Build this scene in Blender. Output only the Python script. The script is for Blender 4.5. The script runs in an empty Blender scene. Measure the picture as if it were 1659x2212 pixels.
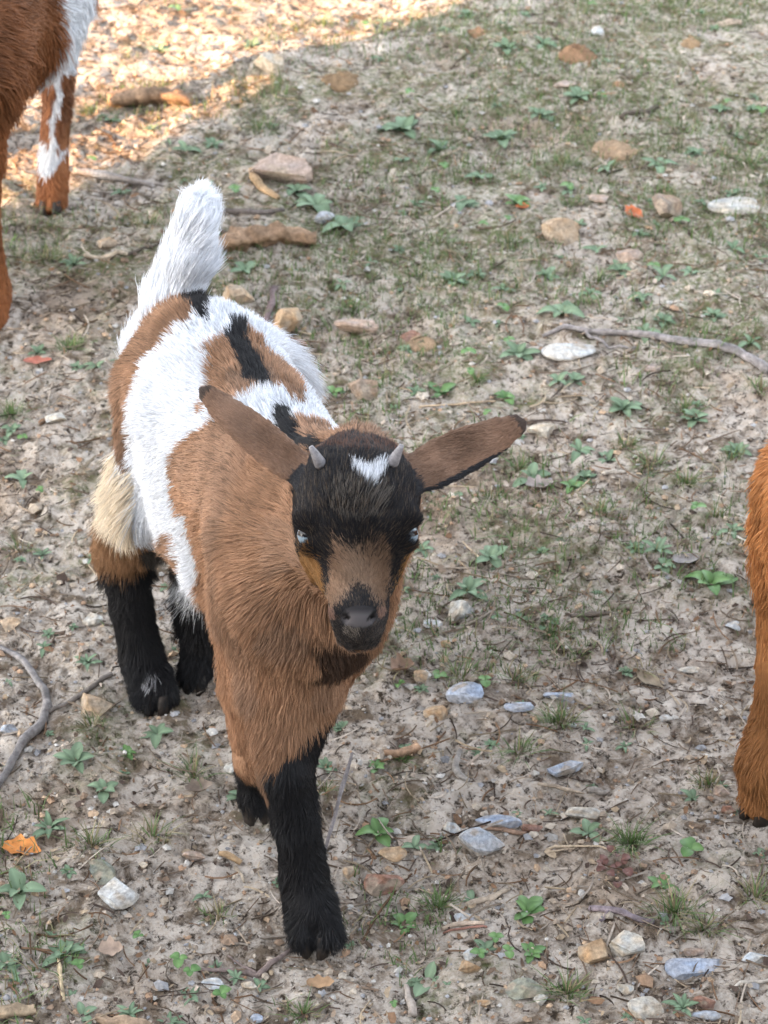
import bpy, bmesh, math, random
import numpy as np
from mathutils import Vector, Matrix, kdtree

# ------------------------------------------------------------------ camera, sky, sun, exposure
scene = bpy.context.scene
rng = np.random.default_rng(7)
random.seed(7)
PITCH = math.radians(35.0)
CAM_H = 1.3
cam_data = bpy.data.cameras.new("camera")
cam = bpy.data.objects.new("camera", cam_data)
scene.collection.objects.link(cam)
cam.location = (0, 0, CAM_H)
cam.rotation_euler = (math.radians(90) - PITCH, 0, 0)
cam_data.sensor_fit = 'HORIZONTAL'
cam_data.sensor_width = 36.0
cam_data.lens = 106.9
cam_data.clip_end = 2000
cam_data.dof.use_dof = True
cam_data.dof.focus_distance = 1.68
cam_data.dof.aperture_fstop = 24.0
scene.camera = cam

SUN_EL, SUN_AZ = math.radians(20), math.atan2(0.826, 0.563)     # light travels towards +x, +y
world = bpy.data.worlds.new("World")
scene.world = world
world.use_nodes = True
wn = world.node_tree.nodes
wl = world.node_tree.links
sky = wn.new('ShaderNodeTexSky')
sky.sky_type = 'NISHITA'
sky.sun_disc = False
sky.sun_elevation = SUN_EL
sky.sun_rotation = math.radians(180) + SUN_AZ
sky.dust_density = 2.0
hs = wn.new('ShaderNodeHueSaturation')
hs.inputs['Saturation'].default_value = 0.34
bgn = wn['Background']
wl.new(sky.outputs[0], hs.inputs['Color'])
wl.new(hs.outputs[0], bgn.inputs['Color'])
bgn.inputs['Strength'].default_value = 0.15

sun_data = bpy.data.lights.new("sun", 'SUN')
sun_data.energy = 3.1
sun_data.angle = math.radians(0.4)
sun_data.color = (1.0, 0.54, 0.23)
sun = bpy.data.objects.new("sun", sun_data)
scene.collection.objects.link(sun)
sdir = Vector((math.sin(SUN_AZ) * math.cos(SUN_EL), math.cos(SUN_AZ) * math.cos(SUN_EL), -math.sin(SUN_EL)))
sun.rotation_euler = sdir.to_track_quat('-Z', 'Y').to_euler()
sun.location = (-6, -6, 8)

vs = scene.view_settings
vs.view_transform = 'Standard'
vs.look = 'None'
vs.exposure = 2.62
vs.gamma = 1.0
vs.use_curve_mapping = False
try:
    scene.cycles_curves.shape = 'RIBBONS'
    scene.cycles_curves.subdivisions = 2
except Exception:
    pass

# ------------------------------------------------------------------ survey: sight lines used to find where things stand
_cf = np.array([0, math.cos(PITCH), -math.sin(PITCH)])
_cr = np.array([1.0, 0, 0])
_cu = np.array([0, math.sin(PITCH), math.cos(PITCH)])
_cc = np.array([0, 0, CAM_H])
FD, CXD, CYD = 4928.0, 829.5, 1106.0

def gz(x, y, z=0.0):
    d = _cf + _cr * (x - CXD) / FD - _cu * (y - CYD) / FD
    return _cc + d * ((z - CAM_H) / d[2])

def gy(x, y, Y):
    d = _cf + _cr * (x - CXD) / FD - _cu * (y - CYD) / FD
    return _cc + d * (Y / d[1])

def survey(p):
    q = np.asarray(p) - _cc
    dep = q @ _cf
    return np.stack([CXD + FD * (q @ _cr) / dep, CYD - FD * (q @ _cu) / dep], -1)

# ------------------------------------------------------------------ small helpers
def norm(v):
    v = np.asarray(v, float)
    return v / np.maximum(np.linalg.norm(v, axis=-1, keepdims=True), 1e-9)

def smooth(e0, e1, x):
    t = np.clip((x - e0) / (e1 - e0), 0, 1)
    return t * t * (3 - 2 * t)

def tag(o, label=None, cat=None, group=None, kind=None):
    if label: o['label'] = label
    if cat: o['category'] = cat
    if group: o['group'] = group
    if kind: o['kind'] = kind
    return o

def link(name, data, parent=None, loc=None):
    o = bpy.data.objects.new(name, data)
    scene.collection.objects.link(o)
    if parent is not None: o.parent = parent
    if loc is not None: o.location = loc
    return o

def mesh_from(name, verts, faces, mat=None, smooth_=True, cols=None, attr="tint"):
    me = bpy.data.meshes.new(name)
    verts = np.asarray(verts, np.float32)
    if isinstance(faces, np.ndarray):
        nf, k = faces.shape
        me.vertices.add(len(verts)); me.vertices.foreach_set("co", verts.ravel())
        me.loops.add(nf * k); me.loops.foreach_set("vertex_index", faces.astype(np.int32).ravel())
        me.polygons.add(nf)
        me.polygons.foreach_set("loop_start", np.arange(0, nf * k, k, dtype=np.int32))
        me.update(calc_edges=True)
        me.validate()
    else:
        me.from_pydata(verts.tolist(), [], faces)
        me.update()
    me.polygons.foreach_set("use_smooth", np.full(len(me.polygons), smooth_, bool))
    if cols is not None:
        a = me.color_attributes.new(attr, 'FLOAT_COLOR', 'POINT')
        c = np.ones((len(verts), 4), np.float32); c[:, :3] = cols
        a.data.foreach_set("color", c.ravel())
    if mat: me.materials.append(mat)
    return me

# hash based value noise, 3D, vectorised
def vnoise(p, seed=0):
    p = np.asarray(p, np.float64)
    i = np.floor(p).astype(np.int64)
    f = p - i
    f = f * f * (3 - 2 * f)
    def h(a, b, c):
        n = (a * 374761393 + b * 668265263 + c * 2147483647 + seed * 974711) & 0xffffffff
        n = ((n ^ (n >> 13)) * 1274126177) & 0xffffffff
        n = n ^ (n >> 16)
        return (n & 0xffff) / 65535.0
    r = 0
    for dx in (0, 1):
        wx = f[..., 0] if dx else 1 - f[..., 0]
        for dy in (0, 1):
            wy = f[..., 1] if dy else 1 - f[..., 1]
            for dz in (0, 1):
                wz = f[..., 2] if dz else 1 - f[..., 2]
                r = r + wx * wy * wz * h(i[..., 0] + dx, i[..., 1] + dy, i[..., 2] + dz)
    return r * 2 - 1

def fbm(p, oct=4, seed=0, gain=0.5):
    r, a, p = 0, 1.0, np.asarray(p, float)
    for k in range(oct):
        r = r + a * vnoise(p * 2 ** k, seed + k * 17); a *= gain
    return r

# ------------------------------------------------------------------ materials
def new_mat(name):
    m = bpy.data.materials.new(name)
    m.use_nodes = True
    nt = m.node_tree
    return m, nt.nodes, nt.links, nt.nodes['Principled BSDF']

def N(nodes, kind, **kw):
    n = nodes.new(kind)
    for k, v in kw.items():
        if k in n.inputs: n.inputs[k].default_value = v
        else: setattr(n, k, v)
    return n

def mat_fur():
    m, n, l, b = new_mat("fur")
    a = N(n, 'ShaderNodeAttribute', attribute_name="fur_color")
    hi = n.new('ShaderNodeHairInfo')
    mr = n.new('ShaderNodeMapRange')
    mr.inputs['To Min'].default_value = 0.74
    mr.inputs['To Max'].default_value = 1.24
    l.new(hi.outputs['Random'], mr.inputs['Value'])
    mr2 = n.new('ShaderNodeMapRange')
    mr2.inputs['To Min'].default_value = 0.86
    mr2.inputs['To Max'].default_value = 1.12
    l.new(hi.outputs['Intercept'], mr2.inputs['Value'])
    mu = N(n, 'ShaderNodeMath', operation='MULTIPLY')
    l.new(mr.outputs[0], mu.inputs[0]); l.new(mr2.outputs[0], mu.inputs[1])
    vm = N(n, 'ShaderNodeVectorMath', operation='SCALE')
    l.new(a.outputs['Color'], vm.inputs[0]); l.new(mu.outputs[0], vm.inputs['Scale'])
    l.new(vm.outputs[0], b.inputs['Base Color'])
    b.inputs['Roughness'].default_value = 0.55
    b.inputs['Specular IOR Level'].default_value = 0.25
    return m

def mat_attr(name, attr="tint", rough=0.85, spec=0.2, scale=None, amount=0.3, bump=0.0, bscale=None):
    m, n, l, b = new_mat(name)
    a = N(n, 'ShaderNodeAttribute', attribute_name=attr)
    col = a.outputs['Color']
    if scale:
        tc = n.new('ShaderNodeTexCoord')
        ns = N(n, 'ShaderNodeTexNoise', Scale=scale, Detail=6.0, Roughness=0.65)
        l.new(tc.outputs['Object'], ns.inputs['Vector'])
        mr = n.new('ShaderNodeMapRange')
        mr.inputs['From Min'].default_value = 0.3; mr.inputs['From Max'].default_value = 0.7
        mr.inputs['To Min'].default_value = 1 - amount; mr.inputs['To Max'].default_value = 1 + amount
        l.new(ns.outputs[0], mr.inputs['Value'])
        vm = N(n, 'ShaderNodeVectorMath', operation='SCALE')
        l.new(col, vm.inputs[0]); l.new(mr.outputs[0], vm.inputs['Scale'])
        col = vm.outputs[0]
        if bump:
            ns2 = N(n, 'ShaderNodeTexNoise', Scale=bscale or scale * 2, Detail=5.0, Roughness=0.7)
            l.new(tc.outputs['Object'], ns2.inputs['Vector'])
            bp = N(n, 'ShaderNodeBump', Strength=bump, Distance=0.002)
            l.new(ns2.outputs[0], bp.inputs['Height'])
            l.new(bp.outputs[0], b.inputs['Normal'])
    l.new(col, b.inputs['Base Color'])
    b.inputs['Roughness'].default_value = rough
    b.inputs['Specular IOR Level'].default_value = spec
    return m

FUR = mat_fur()
SKIN = mat_attr("skin", "coat", 0.75, 0.2)
# ------------------------------------------------------------------ goats: one continuous body from blended volumes
class Sdf:
    def __init__(self): self.prims = []
    def cone(self, g, p0, r0, p1, r1, k=0.02):
        self.prims.append(('c', g, np.array(p0, float), r0, np.array(p1, float), r1, k))
    def chain(self, g, pts, k=0.015):
        self.prims.append(('p', g, np.array([p for p, r in pts], float), np.array([r for p, r in pts]), None, None, k))
    def ell(self, g, c, r, M=None, k=0.02, sub=False):
        M = np.eye(3) if M is None else np.asarray(M, float)
        self.prims.append(('s' if sub else 'e', g, np.array(c, float), np.array(r, float), M, None, k))
    def leaf(self, g, p0, p1, nrm, prof, th, k=0.006):
        self.prims.append(('l', g, np.array(p0, float), np.array(p1, float), np.array(nrm, float), (np.array(prof), th), k))
    def dist(self, pr, P):
        if pr[0] == 'c':
            _, g, a, r0, b, r1, k = pr
            ab = b - a
            t = np.clip(((P - a) @ ab) / (ab @ ab), 0, 1)
            return np.linalg.norm(P - a - t[..., None] * ab, axis=-1) - (r0 + (r1 - r0) * t)
        if pr[0] == 'p':
            _, g, pts, rad, _, _, k = pr
            out = None
            for a, b, r0, r1 in zip(pts[:-1], pts[1:], rad[:-1], rad[1:]):
                ab = b - a
                t = np.clip(((P - a) @ ab) / (ab @ ab), 0, 1)
                d = np.linalg.norm(P - a - t[..., None] * ab, axis=-1) - (r0 + (r1 - r0) * t)
                if out is None: out = d
                else:
                    hh = np.maximum(.008 - np.abs(out - d), 0) / .008
                    out = np.minimum(out, d) - hh * hh * .008 * .15
            return out
        if pr[0] in 'es':
            _, g, c, r, M, _, k = pr
            q = (P - c) @ M.T
            k0 = np.linalg.norm(q / r, axis=-1)
            k1 = np.linalg.norm(q / (r * r), axis=-1)
            return k0 * (k0 - 1) / np.maximum(k1, 1e-6)
        _, g, a, b, nr, (prof, th), k = pr
        ab = b - a; L2 = ab @ ab
        t = np.clip(((P - a) @ ab) / L2, 0, 1)
        w = np.interp(t, np.linspace(0, 1, len(prof)), prof)
        q = P - a - t[..., None] * ab
        # gentle cupping of the ear
        v = q @ nr
        rest = np.linalg.norm(q - v[..., None] * nr, axis=-1)
        v = v - rest ** 2 * 9.0
        return (np.sqrt((v * w / th) ** 2 + rest ** 2) - w) * np.clip(th / w * 1.6, 0, 1)
    def box(self, pr, pad):
        if pr[0] == 'c':
            _, g, a, r0, b, r1, k = pr; m = max(r0, r1)
            lo, hi = np.minimum(a, b) - m, np.maximum(a, b) + m
        elif pr[0] == 'p':
            m = pr[3].max(); lo, hi = pr[2].min(0) - m, pr[2].max(0) + m
        elif pr[0] in 'es':
            m = max(pr[3]); lo, hi = pr[2] - m, pr[2] + m
        else:
            m = max(pr[5][0]) + 0.01; lo, hi = np.minimum(pr[2], pr[3]) - m, np.maximum(pr[2], pr[3]) + m
        return lo - pad, hi + pad
    def mesh(self, h):
        bx = [self.box(p, 0.0) for p in self.prims if p[0] != 's']
        lo = np.min([b[0] for b in bx], 0) - 4 * h
        hi = np.max([b[1] for b in bx], 0) + 4 * h
        n = np.ceil((hi - lo) / h).astype(int) + 1
        ax = [lo[i] + h * np.arange(n[i]) for i in range(3)]
        V = np.full(n, 0.05, np.float32)
        for pr in self.prims:
            k = pr[6]
            b0, b1 = self.box(pr, 0.03)
            i0 = np.clip(np.floor((b0 - lo) / h).astype(int), 0, n - 1)
            i1 = np.clip(np.ceil((b1 - lo) / h).astype(int) + 1, 1, n)
            sl = tuple(slice(i0[i], i1[i]) for i in range(3))
            P = np.stack(np.meshgrid(*[ax[i][sl[i]] for i in range(3)], indexing='ij'), -1)
            d = self.dist(pr, P).astype(np.float32)
            a = V[sl]
            if pr[0] == 's':
                d = -d
                hh = np.maximum(k - np.abs(a - d), 0) / k
                V[sl] = np.maximum(a, d) + hh * hh * k * 0.25
            else:
                hh = np.maximum(k - np.abs(a - d), 0) / k
                V[sl] = np.minimum(a, d) - hh * hh * k * 0.25
        return surface_nets(V, lo, h)
    def regions(self, P):
        names = sorted({p[1] for p in self.prims if p[0] != 's'})
        D = np.full((len(names), len(P)), 9.0)
        for pr in self.prims:
            if pr[0] == 's': continue
            i = names.index(pr[1])
            D[i] = np.minimum(D[i], self.dist(pr, P))
        return names, D.argmin(0), D

def surface_nets(V, lo, h):
    ins = V < 0
    c = [ins[i:V.shape[0] - 1 + i, j:V.shape[1] - 1 + j, k:V.shape[2] - 1 + k].astype(np.int8)
         for i in (0, 1) for j in (0, 1) for k in (0, 1)]
    s = sum(c)
    act = (s > 0) & (s < 8)
    idx = np.full(act.shape, -1, np.int64)
    ijk = np.argwhere(act)
    idx[act] = np.arange(len(ijk))
    acc = np.zeros((len(ijk), 3)); cnt = np.zeros(len(ijk))
    corners = [(i, j, k) for i in (0, 1) for j in (0, 1) for k in (0, 1)]
    cv = [V[ijk[:, 0] + a, ijk[:, 1] + b, ijk[:, 2] + d] for a, b, d in corners]
    for x in range(8):
        for y in range(x + 1, 8):
            if sum(abs(corners[x][q] - corners[y][q]) for q in range(3)) != 1: continue
            a, b = cv[x], cv[y]
            m = (a < 0) != (b < 0)
            t = np.where(m, a / np.where(m, a - b, 1), 0)
            p = np.array(corners[x]) + t[:, None] * (np.array(corners[y]) - np.array(corners[x]))
            acc[m] += p[m]; cnt[m] += 1
    verts = lo + h * (ijk + acc / cnt[:, None])
    faces = []
    for axis in range(3):
        a = np.moveaxis(ins, axis, 0)
        e = a[:-1] != a[1:]
        up = a[:-1]
        ii = np.moveaxis(idx, axis, 0)
        e = e[:, 1:-1, 1:-1]; up = up[:, 1:-1, 1:-1]
        q = np.stack([ii[:, :-1, :-1], ii[:, 1:, :-1], ii[:, 1:, 1:], ii[:, :-1, 1:]], -1)
        f1 = q[e & up]; f2 = q[e & ~up][:, ::-1]
        if axis == 1: f1, f2 = f1[:, ::-1], f2[:, ::-1]
        faces += [f1, f2]
    return verts, np.concatenate(faces)

def vert_normals(v, f):
    n = np.cross(v[f[:, 2]] - v[f[:, 0]], v[f[:, 3]] - v[f[:, 1]])
    o = np.zeros_like(v)
    for k in range(4): np.add.at(o, f[:, k], n)
    return norm(o)

def sample_roots(v, f, nrm, count, weight):
    tri = np.concatenate([f[:, [0, 1, 2]], f[:, [0, 2, 3]]])
    a = 0.5 * np.linalg.norm(np.cross(v[tri[:, 1]] - v[tri[:, 0]], v[tri[:, 2]] - v[tri[:, 0]]), axis=1)
    a = a * weight[tri].mean(1)
    cdf = np.cumsum(a); cdf /= cdf[-1]
    t = np.searchsorted(cdf, rng.random(count))
    r1, r2 = np.sqrt(rng.random(count)), rng.random(count)
    w = np.stack([1 - r1, r1 * (1 - r2), r1 * r2], 1)[..., None]
    return (v[tri[t]] * w).sum(1), norm((nrm[tri[t]] * w).sum(1))

def grow_fur(name, parent, P, Nn, D, L, lift, col, R, clump=0.5, per=22, curl=0.25, K=5, seed=1):
    n = len(P)
    T = norm(D - (D * Nn).sum(1)[:, None] * Nn)
    lift = np.broadcast_to(lift, (n,))[:, None]
    L = (np.broadcast_to(L, (n,)) * rng.uniform(0.7, 1.2, n))[:, None]
    wob = np.stack([fbm(P * 26, 4, seed + s, .6) for s in (0, 40, 80)], 1)
    rnd = rng.normal(0, 1, (n, 3))
    d0 = norm(Nn * lift + T * (1 - lift) + wob * 0.25 + rnd * 0.10)
    d1 = norm(Nn * lift * 0.35 + T + wob * curl + rnd * 0.10)
    t = np.linspace(0, 1, K)
    S = P[:, None] + L[:, None] * ((t - 0.5 * t * t)[None, :, None] * d0[:, None] + (0.5 * t * t)[None, :, None] * d1[:, None])
    if clump > 0 and n > per * 4:
        g = rng.choice(n, n // per, replace=False)
        kd = kdtree.KDTree(len(g))
        for i, q in enumerate(P[g].tolist()): kd.insert(q, i)
        kd.balance()
        near = np.array([kd.find(q)[1] for q in P.tolist()])
        G = S[g[near]]
        w = clump * (t ** 1.5)[None, :, None] * rng.uniform(0.3, 1.0, (n, 1, 1))
        shift = (G - P[g[near]][:, None]) + P[g[near]][:, None]
        S = S * (1 - w) + shift * w
    hc = bpy.data.hair_curves.new(name)
    hc.add_curves([K] * n)
    hc.attributes['position'].data.foreach_set('vector', S.astype(np.float32).ravel())
    ra = hc.attributes.get('radius') or hc.attributes.new('radius', 'FLOAT', 'POINT')
    prof = np.array([1.0, 1.0, 0.85, 0.6, 0.12]) if K == 5 else np.linspace(1, .15, K)
    ra.data.foreach_set('value', (np.broadcast_to(R, (n,))[:, None] * prof[None]).astype(np.float32).ravel())
    ca = hc.attributes.new('fur_color', 'FLOAT_COLOR', 'CURVE')
    c = np.ones((n, 4), np.float32); c[:, :3] = col
    ca.data.foreach_set('color', c.ravel())
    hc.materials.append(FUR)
    return link(name, hc, parent)

def inside(poly, x, y):
    poly = np.asarray(poly, float)
    r = np.zeros(len(x), bool)
    x0, y0 = poly[-1]
    for x1, y1 in poly:
        c = ((y1 > y) != (y0 > y)) & (x < (x0 - x1) * (y - y1) / ((y0 - y1) + 1e-12) + x1)
        r ^= c
        x0, y0 = x1, y1
    return r

BROWN = np.array([0.335, 0.202, 0.128]); BROWN2 = np.array([0.35, 0.20, 0.118])
WHITE = np.array([0.67, 0.695, 0.735]); CREAM = np.array([0.68, 0.59, 0.46])
BLACK = np.array([0.012, 0.012, 0.014]); EARB = np.array([0.21, 0.125, 0.082]); TAN = np.array([0.27, 0.14, 0.05])

def hoof_mesh(mat, w=0.011, l=0.026, h=0.02):
    vs_, fs = [], []
    for sx in (-1, 1):
        b = len(vs_)
        ring = []
        for (zz, sc) in ((0.0, 1.0), (h * .5, .93), (h, .78)):
            for k in range(10):
                a = 2 * math.pi * k / 10
                x = sx * w * .62 + math.cos(a) * w * .55 * sc
                y = math.sin(a) * l * .5 * sc - (0.3 * (h - zz) if math.sin(a) < 0 else 0) * .5
                if math.sin(a) < -0.6: x += -sx * w * .12
                vs_.append((x, y, zz))
        for r in range(2):
            for k in range(10):
                fs.append((b + r * 10 + k, b + r * 10 + (k + 1) % 10, b + (r + 1) * 10 + (k + 1) % 10, b + (r + 1) * 10 + k))
        fs.append(tuple(b + 20 + k for k in range(10))); fs.append(tuple(b + 9 - k for k in range(10)))
    return mesh_from("hoof", vs_, fs, mat, True)

def plain_mat(name, col, rough=0.6, spec=0.4, scale=120, amount=0.35, bump=0.3):
    m, n, l, b = new_mat(name)
    tc = n.new('ShaderNodeTexCoord')
    ns = N(n, 'ShaderNodeTexNoise', Scale=scale, Detail=6.0, Roughness=0.65)
    l.new(tc.outputs['Object'], ns.inputs['Vector'])
    cr = n.new('ShaderNodeValToRGB')
    c = np.array(col)
    cr.color_ramp.elements[0].position = .3; cr.color_ramp.elements[1].position = .7
    cr.color_ramp.elements[0].color = (*np.clip(c * (1 - amount), 0, 1), 1)
    cr.color_ramp.elements[1].color = (*np.clip(c * (1 + amount), 0, 1), 1)
    l.new(ns.outputs[0], cr.inputs[0]); l.new(cr.outputs[0], b.inputs['Base Color'])
    bp = N(n, 'ShaderNodeBump', Strength=bump, Distance=0.001)
    l.new(ns.outputs[0], bp.inputs['Height']); l.new(bp.outputs[0], b.inputs['Normal'])
    b.inputs['Roughness'].default_value = rough
    b.inputs['Specular IOR Level'].default_value = spec
    return m

HOOF = plain_mat("hoof horn", (0.024, 0.017, 0.013), 0.65)
HORN = plain_mat("horn", (0.22, 0.21, 0.22), 0.5, 0.4, 300, .45)

def lathe_tube(pts, rad, seg=12):
    pts = np.asarray(pts, float); n = len(pts)
    tg = norm(np.gradient(pts, axis=0))
    ref = np.array([0, 0, 1.0]) if abs(tg[0][2]) < .9 else np.array([1.0, 0, 0])
    V, F = [], []
    for i in range(n):
        a = norm(np.cross(tg[i], ref)); b = np.cross(tg[i], a)
        for k in range(seg):
            t = 2 * math.pi * k / seg
            V.append(pts[i] + rad[i] * (math.cos(t) * a + math.sin(t) * b))
    for i in range(n - 1):
        for k in range(seg):
            F.append((i * seg + k, i * seg + (k + 1) % seg, (i + 1) * seg + (k + 1) % seg, (i + 1) * seg + k))
    F.append(tuple(range(seg))[::-1]); F.append(tuple((n - 1) * seg + k for k in range(seg)))
    return np.array(V), F

# ---- head shared by the goats: local frame l (side), n (towards nose), m (out of the face)
def head_prims(S, E, l, n, m, s=1.0):
    M = np.stack([l, n, m])
    W = lambda a, b, c: E + s * (a * l + b * n + c * m)
    e = lambda c, r, k=0.012, sub=False: S.ell('head', W(*c), s * np.array(r), M, k * s, sub)
    e((0, -.017, -.010), (.0360, .040, .041))
    e((0, -.022, .008), (.033, .031, .026))
    S.cone('head', W(0, .000, -.006), .0295 * s, W(0, .050, -.006), .0172 * s, .012 * s)
    e((0, .055, -.008), (.0178, .022, .020))
    e((0, .066, -.017), (.0145, .013, .012), .008)
    e((0, .0555, .0065), (.0118, .0095, .0085), .007)
    for q in (-1, 1):
        e((q * .0145, .014, -.024), (.0155, .030, .019))
        e((q * .0315, -.0070, .0070), (.0100, .0075, .0105), .009)     # brow
        e((q * .0300, .0088, -.001), (.009, .0055, .0080), .009)       # lower lid
        e((q * .0095, .0605, .0105), (.0038, .0022, .004), .002, True)
    return W
class Bag:
    def __init__(self): self.v, self.f, self.c, self.n = [], [], [], 0
    def add(self, V, F, col):
        self.v.append(V); self.f.append(np.asarray(F) + self.n); self.c.append(np.broadcast_to(col, V.shape)); self.n += len(V)
    def build(self, name, mat, smooth_=False):
        fs = [f for f in self.f]
        return mesh_from(name, np.concatenate(self.v), np.concatenate(fs), mat, smooth_, np.concatenate(self.c), "tint")

LEAFY = mat_attr("blade", "tint", .6, .3, 60, .25)

def blade(bag, x, y, z, h, lean, az, w, col, K=4):
    t = np.linspace(0, 1, K)
    off = lean * h * t ** 1.7
    zz = z + h * t * (1 - .35 * min(lean, 1) * t)
    cx = x + off * math.cos(az); cy = y + off * math.sin(az)
    ww = w * (1 - t ** 1.6 * .92)
    px, py = -math.sin(az), math.cos(az)
    V = np.zeros((K * 2, 3))
    V[0::2] = np.stack([cx - px * ww, cy - py * ww, zz], 1); V[1::2] = np.stack([cx + px * ww, cy + py * ww, zz], 1)
    bag.add(V, np.array([[2 * i, 2 * i + 1, 2 * i + 3, 2 * i + 2] for i in range(K - 1)]), col)

# ------------------------------------------------------------------ ground: one sheet, fine where the yard is seen, coarse to the horizon
def axis_coords(lo, hi, step, far):
    a = np.arange(lo, hi + step * .5, step)
    ext, s = [], step
    x = 0
    while x < far:
        s *= 1.32; x += s; ext.append(x)
    ext = np.array(ext)
    return np.concatenate([(lo - ext)[::-1], a, hi + ext])

MOUNDS = []          # x, y, radius, height : soil heaps that belong to the ground's relief

def ground_z(x, y):
    p = np.stack([x, y, np.zeros_like(x)], -1)
    near = np.exp(-np.maximum(np.hypot(x, (y - 2.1) * .7) - 1.6, 0) ** 2 / 4)
    z = .010 * fbm(p * 3.1, 3, 11) + .0045 * fbm(p * 15, 3, 12) * near + .0034 * fbm(p * 48, 3, 15, .7) * near
    crust = np.abs(fbm(p * 30, 3, 19))
    z = z - .004 * (1 - smooth(.0, .12, crust)) * near
    return z

def ground_mat():
    m, n, l, b = new_mat("soil")
    tc = n.new('ShaderNodeTexCoord')
    def noise(scale, detail=6, rough=.6, dist=0.0):
        k = N(n, 'ShaderNodeTexNoise', Scale=scale, Detail=detail, Roughness=rough, Distortion=dist)
        l.new(tc.outputs['Object'], k.inputs['Vector']); return k.outputs[0]
    def ramp(src, a, b_, c0=(0, 0, 0, 1), c1=(1, 1, 1, 1)):
        r = n.new('ShaderNodeValToRGB')
        r.color_ramp.elements[0].position = a; r.color_ramp.elements[1].position = b_
        r.color_ramp.elements[0].color = c0; r.color_ramp.elements[1].color = c1
        l.new(src, r.inputs[0]); return r.outputs[0]
    def mix(f, a, c):
        k = N(n, 'ShaderNodeMix', data_type='RGBA')
        if isinstance(f, float): k.inputs[0].default_value = f
        else: l.new(f, k.inputs[0])
        for s, v_ in ((6, a), (7, c)):
            if isinstance(v_, tuple): k.inputs[s].default_value = (*v_, 1)
            else: l.new(v_, k.inputs[s])
        return k.outputs[2]
    sand = mix(ramp(noise(9, 5), .35, .65), (.35, .285, .22), (.56, .49, .42))
    sand = mix(ramp(noise(260, 4, .7), .35, .7), sand, (.56, .51, .455))
    warm = mix(ramp(noise(4.3, 4, .6, .5),   .54, .72), sand, (.33, .245, .175))
    dark = mix(ramp(noise(30, 7, .72, .4), .475, .61), warm, (.165, .125, .09))
    dark = mix(ramp(noise(120, 6, .75, .3), .51, .62), dark, (.045, .033, .024))
    # thin moss, thicker further up the yard
    sx = n.new('ShaderNodeSeparateXYZ'); l.new(tc.outputs['Object'], sx.inputs[0])
    mr = n.new('ShaderNodeMapRange')
    mr.inputs['From Min'].default_value = 1.3; mr.inputs['From Max'].default_value = 2.6
    mr.inputs['To Min'].default_value = -.07; mr.inputs['To Max'].default_value = .10
    l.new(sx.outputs['Y'], mr.inputs['Value'])
    far_left = N(n, 'ShaderNodeMath', operation='MULTIPLY_ADD'); l.new(sx.outputs['X'], far_left.inputs[0]); far_left.inputs[1].default_value = -1.08; l.new(sx.outputs['Y'], far_left.inputs[2])
    dry = n.new('ShaderNodeMapRange')
    dry.inputs['From Min'].default_value = 2.85; dry.inputs['From Max'].default_value = 3.15
    dry.inputs['To Min'].default_value = 0; dry.inputs['To Max'].default_value = .16
    l.new(far_left.outputs[0], dry.inputs['Value'])
    ad = N(n, 'ShaderNodeMath', operation='ADD'); l.new(noise(6.5, 7, .68, .3), ad.inputs[0]); sb = N(n, 'ShaderNodeMath', operation='SUBTRACT'); l.new(mr.outputs[0], sb.inputs[0]); l.new(dry.outputs[0], sb.inputs[1]); l.new(sb.outputs[0], ad.inputs[1])
    fine = N(n, 'ShaderNodeMath', operation='MULTIPLY')
    l.new(ramp(ad.outputs[0], .49, .64), fine.inputs[0]); l.new(ramp(noise(150, 5, .7), .38, .6), fine.inputs[1])
    mf = N(n, 'ShaderNodeMath', operation='MULTIPLY'); l.new(fine.outputs[0], mf.inputs[0]); mf.inputs[1].default_value = .85
    col = mix(mf.outputs[0], dark, (.105, .125, .045))
    l.new(col, b.inputs['Base Color'])
    b.inputs['Roughness'].default_value = .95
    b.inputs['Specular IOR Level'].default_value = .12
    b1 = N(n, 'ShaderNodeBump', Strength=.9, Distance=.003)
    l.new(noise(190, 7, .72), b1.inputs['Height'])
    b2 = N(n, 'ShaderNodeBump', Strength=.55, Distance=.008)
    l.new(noise(48, 5, .65, .6), b2.inputs['Height']); l.new(b1.outputs[0], b2.inputs['Normal'])
    l.new(b2.outputs[0], b.inputs['Normal'])
    return m

SOIL = ground_mat()
gx = axis_coords(-.80, .80, .0042, 400)
gyv = axis_coords(1.02, 3.50, .0042, 400)
GX, GY = np.meshgrid(gx, gyv)
GZ = ground_z(GX.ravel(), GY.ravel())
nxg, nyg = len(gx), len(gyv)
ii = np.arange(nxg * nyg).reshape(nyg, nxg)
gf = np.stack([ii[:-1, :-1], ii[:-1, 1:], ii[1:, 1:], ii[1:, :-1]], -1).reshape(-1, 4)
ground = link("ground", mesh_from("ground", np.stack([GX.ravel(), GY.ravel(), GZ], 1), gf, SOIL))
tag(ground, "pale trampled sandy soil with thin moss", kind='structure')

def gh(x, y): return float(ground_z(np.array([x]), np.array([y]))[0])

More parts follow.
